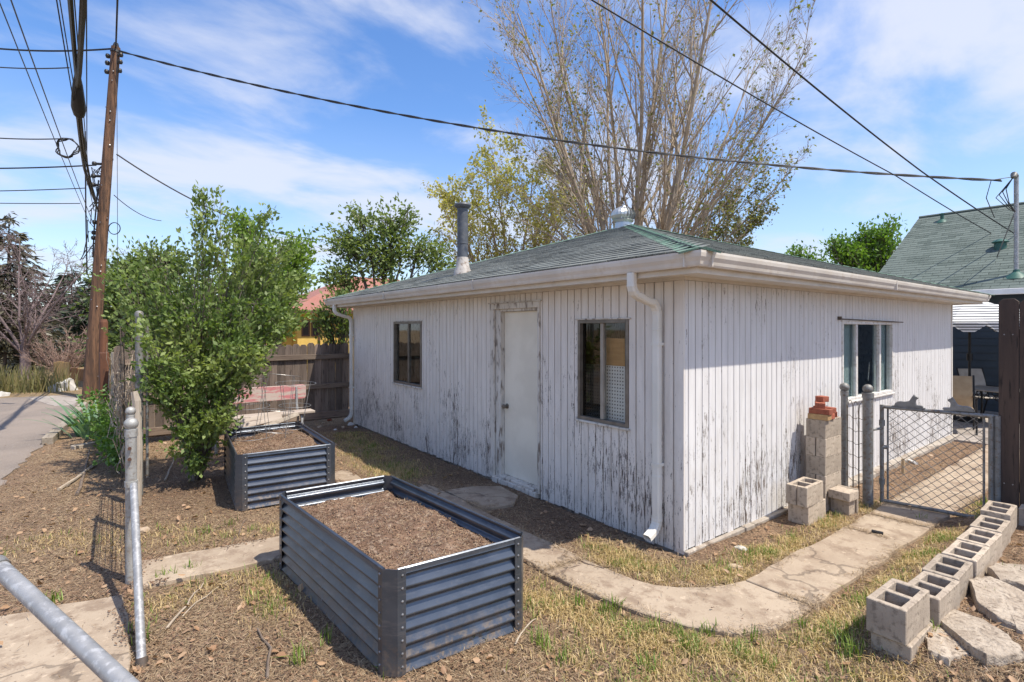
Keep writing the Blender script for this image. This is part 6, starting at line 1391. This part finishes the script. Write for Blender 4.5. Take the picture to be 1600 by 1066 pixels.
def flakes(P, L, W, rs, tilt=0.35, lift=0.004, bend=0.0):
    n = len(P); a = rs.uniform(0, 2*np.pi, n); t = rs.normal(size=n)*tilt; d = np.stack([np.cos(a)*np.cos(t), np.sin(a)*np.cos(t), np.sin(t)], 1); s = np.stack([-np.sin(a), np.cos(a), rs.normal(size=n)*tilt], 1); s /= np.linalg.norm(s,axis=1,keepdims=True)
    P = P + np.array([0,0,lift]) + np.stack([0*a,0*a,np.abs(np.sin(t))*L*0.5],1); h = d*(L/2)[:,None]; w = s*(W/2)[:,None]
    V = np.stack([P-h, P-h*0.1-w+np.array([0,0,1])*(bend*W)[:,None], P+h, P+h*0.1+w+np.array([0,0,1])*(bend*W)[:,None]],1); return V.reshape(-1,3), np.arange(n*4).reshape(n,4)
rs = np.random.RandomState(12)
x, y, z, c, fl = spread(190000, 2.0, 9.5, rs, 1.25, 0.03); k = rs.rand(len(x)) < np.clip(0.15+c[:,0], 0.08, 1)*(1-0.6*c[:,1]); P = np.stack([x,y,z],1)[k]; n = len(P)
V, F = flakes(P, rs.uniform(0.02,0.085,n), rs.uniform(0.0018,0.004,n), rs, 0.22); link('straw_litter', np_mesh('straw_litter', V, F, m_straw), None, kind='stuff')
x, y, z, c, fl = spread(90000, 2.0, 9.5, rs, 1.2, 0.012); k = rs.rand(len(x)) < np.clip(0.25+0.8*c[:,0]+c[:,2], 0.1, 1); P = np.stack([x,y,z],1)[k]; n = len(P)
V, F = flakes(P, rs.uniform(0.008,0.034,n), rs.uniform(0.005,0.014,n), rs, 0.3, 0.005, 0.3*np.ones(n)); link('bark_chips', np_mesh('bark_chips', V, F, m_chip), None, kind='stuff')
x, y, z, c, fl = spread(2300, 2.1, 9.0, rs, 1.3, 0.05); P = np.stack([x,y,z],1); n = len(P); L = rs.uniform(0.02,0.065,n)
def curled(P, L, W, rs):
    n = len(P); a = rs.uniform(0, 2*np.pi, n); tl = rs.normal(size=n)*0.3; d = np.stack([np.cos(a)*np.cos(tl), np.sin(a)*np.cos(tl), np.sin(tl)],1); s_ = np.stack([-np.sin(a), np.cos(a), rs.normal(size=n)*0.35],1); s_ /= np.linalg.norm(s_,axis=1,keepdims=True); q_ = np.cross(d, s_)
    P = P+np.array([0,0,0.006])+np.stack([0*a,0*a,np.abs(np.sin(tl))*L*0.5+np.abs(s_[:,2])*W*0.4],1); h = d*(L/2)[:,None]; w = s_*(W/2)[:,None]; c1 = q_*(rs.uniform(-0.1,0.5,n)*W)[:,None]; c2 = q_*(rs.uniform(-0.1,0.5,n)*W)[:,None]; e = q_*(rs.uniform(-0.15,0.4,n)*L)[:,None]
    V = np.stack([P-h, P-h*0.35-w*rs.uniform(.7,1.1,(n,1))+c1, P+h*0.4-w*rs.uniform(.5,.9,(n,1))+c1, P+h+e, P+h*0.35+w*rs.uniform(.5,.9,(n,1))+c2, P-h*0.3+w*rs.uniform(.7,1.1,(n,1))+c2],1); b = (np.arange(n)*6)[:,None]; return V.reshape(-1,3), np.concatenate([b+np.array([[0,1,2,3]]), b+np.array([[0,3,4,5]])],0)
V, F = curled(P, L, L*rs.uniform(0.4,0.75,n), rs); link('dead_leaves', np_mesh('dead_leaves', V, F, m_deadleaf), None, kind='stuff')
for i, (px, py) in enumerate([(300,1010),(350,965),(392,1018),(268,1005),(930,960),(1390,1050),(705,1040),(1040,1050)]): pass
# litter creeping over the slab edges
EP = []
for p_ in PATHS:
    for i in range(len(p_)):
        (ax_, ay_), (bx_, by_) = p_[i-1], p_[i]; L_ = math.hypot(bx_-ax_, by_-ay_); k = int(L_*420)
        if k: u = rs.rand(k); EP.append(np.stack([ax_+(bx_-ax_)*u+rs.normal(size=k)*0.035, ay_+(by_-ay_)*u+rs.normal(size=k)*0.035, np.full(k, 0.022)], 1))
P = np.concatenate(EP); P = P[~inpoly(B1, P[:,0], P[:,1]) & ~inpoly(B2, P[:,0], P[:,1])]; msk = np.array([mnoise.noise(Vector((a_*2.3, b_*2.3, 4))) > -0.12 for a_, b_, _ in P]); P = P[msk]; n = len(P); h_ = int(n*0.6)
V, F = flakes(P[:h_], rs.uniform(0.02,0.07,h_), rs.uniform(0.002,0.0045,h_), rs, 0.25); link('straw_litter', np_mesh('straw_litter', V, F, m_straw), None, kind='stuff')
V, F = flakes(P[h_:], rs.uniform(0.008,0.03,n-h_), rs.uniform(0.006,0.015,n-h_), rs, 0.2, 0.003); link('bark_chips', np_mesh('bark_chips', V, F, m_chip), None, kind='stuff')
# soil crumbs and mulch in the two beds
for Vs in (soil1, soil2):
    A_ = np.array(Vs); i = rs.randint(0, len(A_), 9000); P = A_[i] + rs.normal(size=(9000,3))*np.array([0.02,0.02,0.0]); bc_ = np.mean(B1 if Vs is soil1 else B2, 0); ok = inpoly([tuple(bc_+(np.array(q_)-bc_)*0.945) for q_ in (B1 if Vs is soil1 else B2)], P[:,0], P[:,1]); P = P[ok]; n = len(P); h_ = n//2
    V, F = flakes(P[:h_], rs.uniform(0.006,0.024,h_), rs.uniform(0.004,0.012,h_), rs, 0.35, 0.003, 0.3*np.ones(h_)); link('mulch_chips', np_mesh('mulch_chips', V, F, m_chip), None, kind='stuff')
    P2 = P[h_:]; m_ = len(P2); V, F = flakes(P2, rs.uniform(0.012,0.05,m_), rs.uniform(0.0015,0.004,m_), rs, 0.25, 0.004); link('mulch_straw', np_mesh('mulch_straw', V, F, m_straw), None, kind='stuff')
# grass
def blades(P, H, rs, lean=0.35, w=0.0035):
    n = len(P); a = rs.uniform(0, 2*np.pi, n); d = np.stack([np.cos(a), np.sin(a), 0*a],1); s = np.stack([-np.sin(a), np.cos(a), 0*a],1); le = np.abs(rs.normal(size=n))*lean; Hn = H[:,None]
    mid = P + np.array([0,0,0.6])*Hn + d*(le*H*0.35)[:,None]; tip = P + np.array([0,0,1.0])*Hn*np.maximum(0.35,1-0.35*le)[:,None] + d*(le*H)[:,None]; ww = s*w*rs.uniform(0.6,1.3,(n,1))
    V = np.stack([P-ww, P+ww, mid+ww*0.8, mid-ww*0.8, tip],1); b = (np.arange(n)*5)[:,None]; F = np.concatenate([b+np.array([[0,1,2,3]]), b+np.array([[3,2,4,4]])],0); return V.reshape(-1,3), F
def tri_fix(V, F): return V, F
def grass(name, P, H, mat, rs, lean, w):
    n = len(P); a = rs.uniform(0, 2*np.pi, n); d = np.stack([np.cos(a), np.sin(a), 0*a],1); s = np.stack([-np.sin(a), np.cos(a), 0*a],1); le = np.abs(rs.normal(size=n))*lean; Hn = H[:,None]
    mid = P + np.array([0,0,0.55])*Hn + d*(le*H*0.3)[:,None]; tip = P + np.array([0,0,1.0])*Hn*np.maximum(0.3,1-0.35*le)[:,None] + d*(le*H)[:,None]; ww = s*w*rs.uniform(0.6,1.3,(n,1))
    V = np.stack([P-ww, P+ww, mid+ww*0.8, mid-ww*0.8, tip+ww*0.1, tip-ww*0.1],1).reshape(-1,3); b = (np.arange(n)*6)[:,None]; F = np.concatenate([b+np.array([[0,1,2,3]]), b+np.array([[3,2,4,5]])],0); link(name, np_mesh(name, V, F, mat), None, kind='stuff')
x, y, z, c, fl = spread(900000, 2.0, 9.5, rs, 1.1, 0.0); clump = np.array([0.0]); k = rs.rand(len(x)) < np.clip(c[:,1], 0, 1)*0.7; P = np.stack([x,y,z],1)[k]
nz = np.array([mnoise.noise(Vector((p_[0]*4.5, p_[1]*4.5, 21))) for p_ in P]); n = len(P); green = rs.rand(n) < np.clip(0.14+0.8*nz, 0.03, 0.7)
H = rs.uniform(0.018,0.055,n)*(1+0.5*np.clip(nz,0,1)); grass('dry_grass', P[~green], H[~green], m_drygrass, rs, 1.1, 0.0022); grass('green_grass', P[green], H[green]*1.25, m_grass, rs, 0.6, 0.0024)
tp_ = []; th_ = []
for px, py, k, h in ((86,940,26,.12),(470,1034,30,.12),(905,947,26,.13),(945,958,34,.13),(965,950,24,.1),(1020,985,26,.10),(1105,990,26,.10),(1180,1000,22,.1),(1330,1022,40,.13),(1318,1005,24,.12),(845,1002,22,.13),(850,1015,18,.12),(1500,900,22,.16),(1480,905,20,.14),(1497,918,16,.14),(1395,975,0,.1),(1340,985,26,.12),(215,990,18,.12),(228,1000,14,.1),(300,890,16,.10),(265,900,14,.09),(325,835,16,.09),(360,820,14,.09),(250,905,12,.09),(1010,1040,22,.09),(1200,1040,22,.1),(880,1035,18,.09),(1540,790,18,.12),(1535,815,12,.1),(395,830,14,.1),(745,1000,14,.08),(600,1048,14,.1),(510,1000,16,.1),(1440,812,14,.08),(1250,985,22,.09),(1070,1010,18,.09),(420,905,14,.07),(1580,900,18,.1),(1545,935,14,.1),(1455,985,12,.08)):
    g = G(px, py, gz0(*G(px,py).xy)); 
    for i in range(k): q_ = (g.x+rs.normal()*0.03, g.y+rs.normal()*0.03); tp_.append((*q_, gz(*q_)-0.004)); th_.append(h*rs.uniform(0.45,1.1))
grass('grass_tufts', np.array(tp_), np.array(th_), m_grass, rs, 0.42, 0.0036)
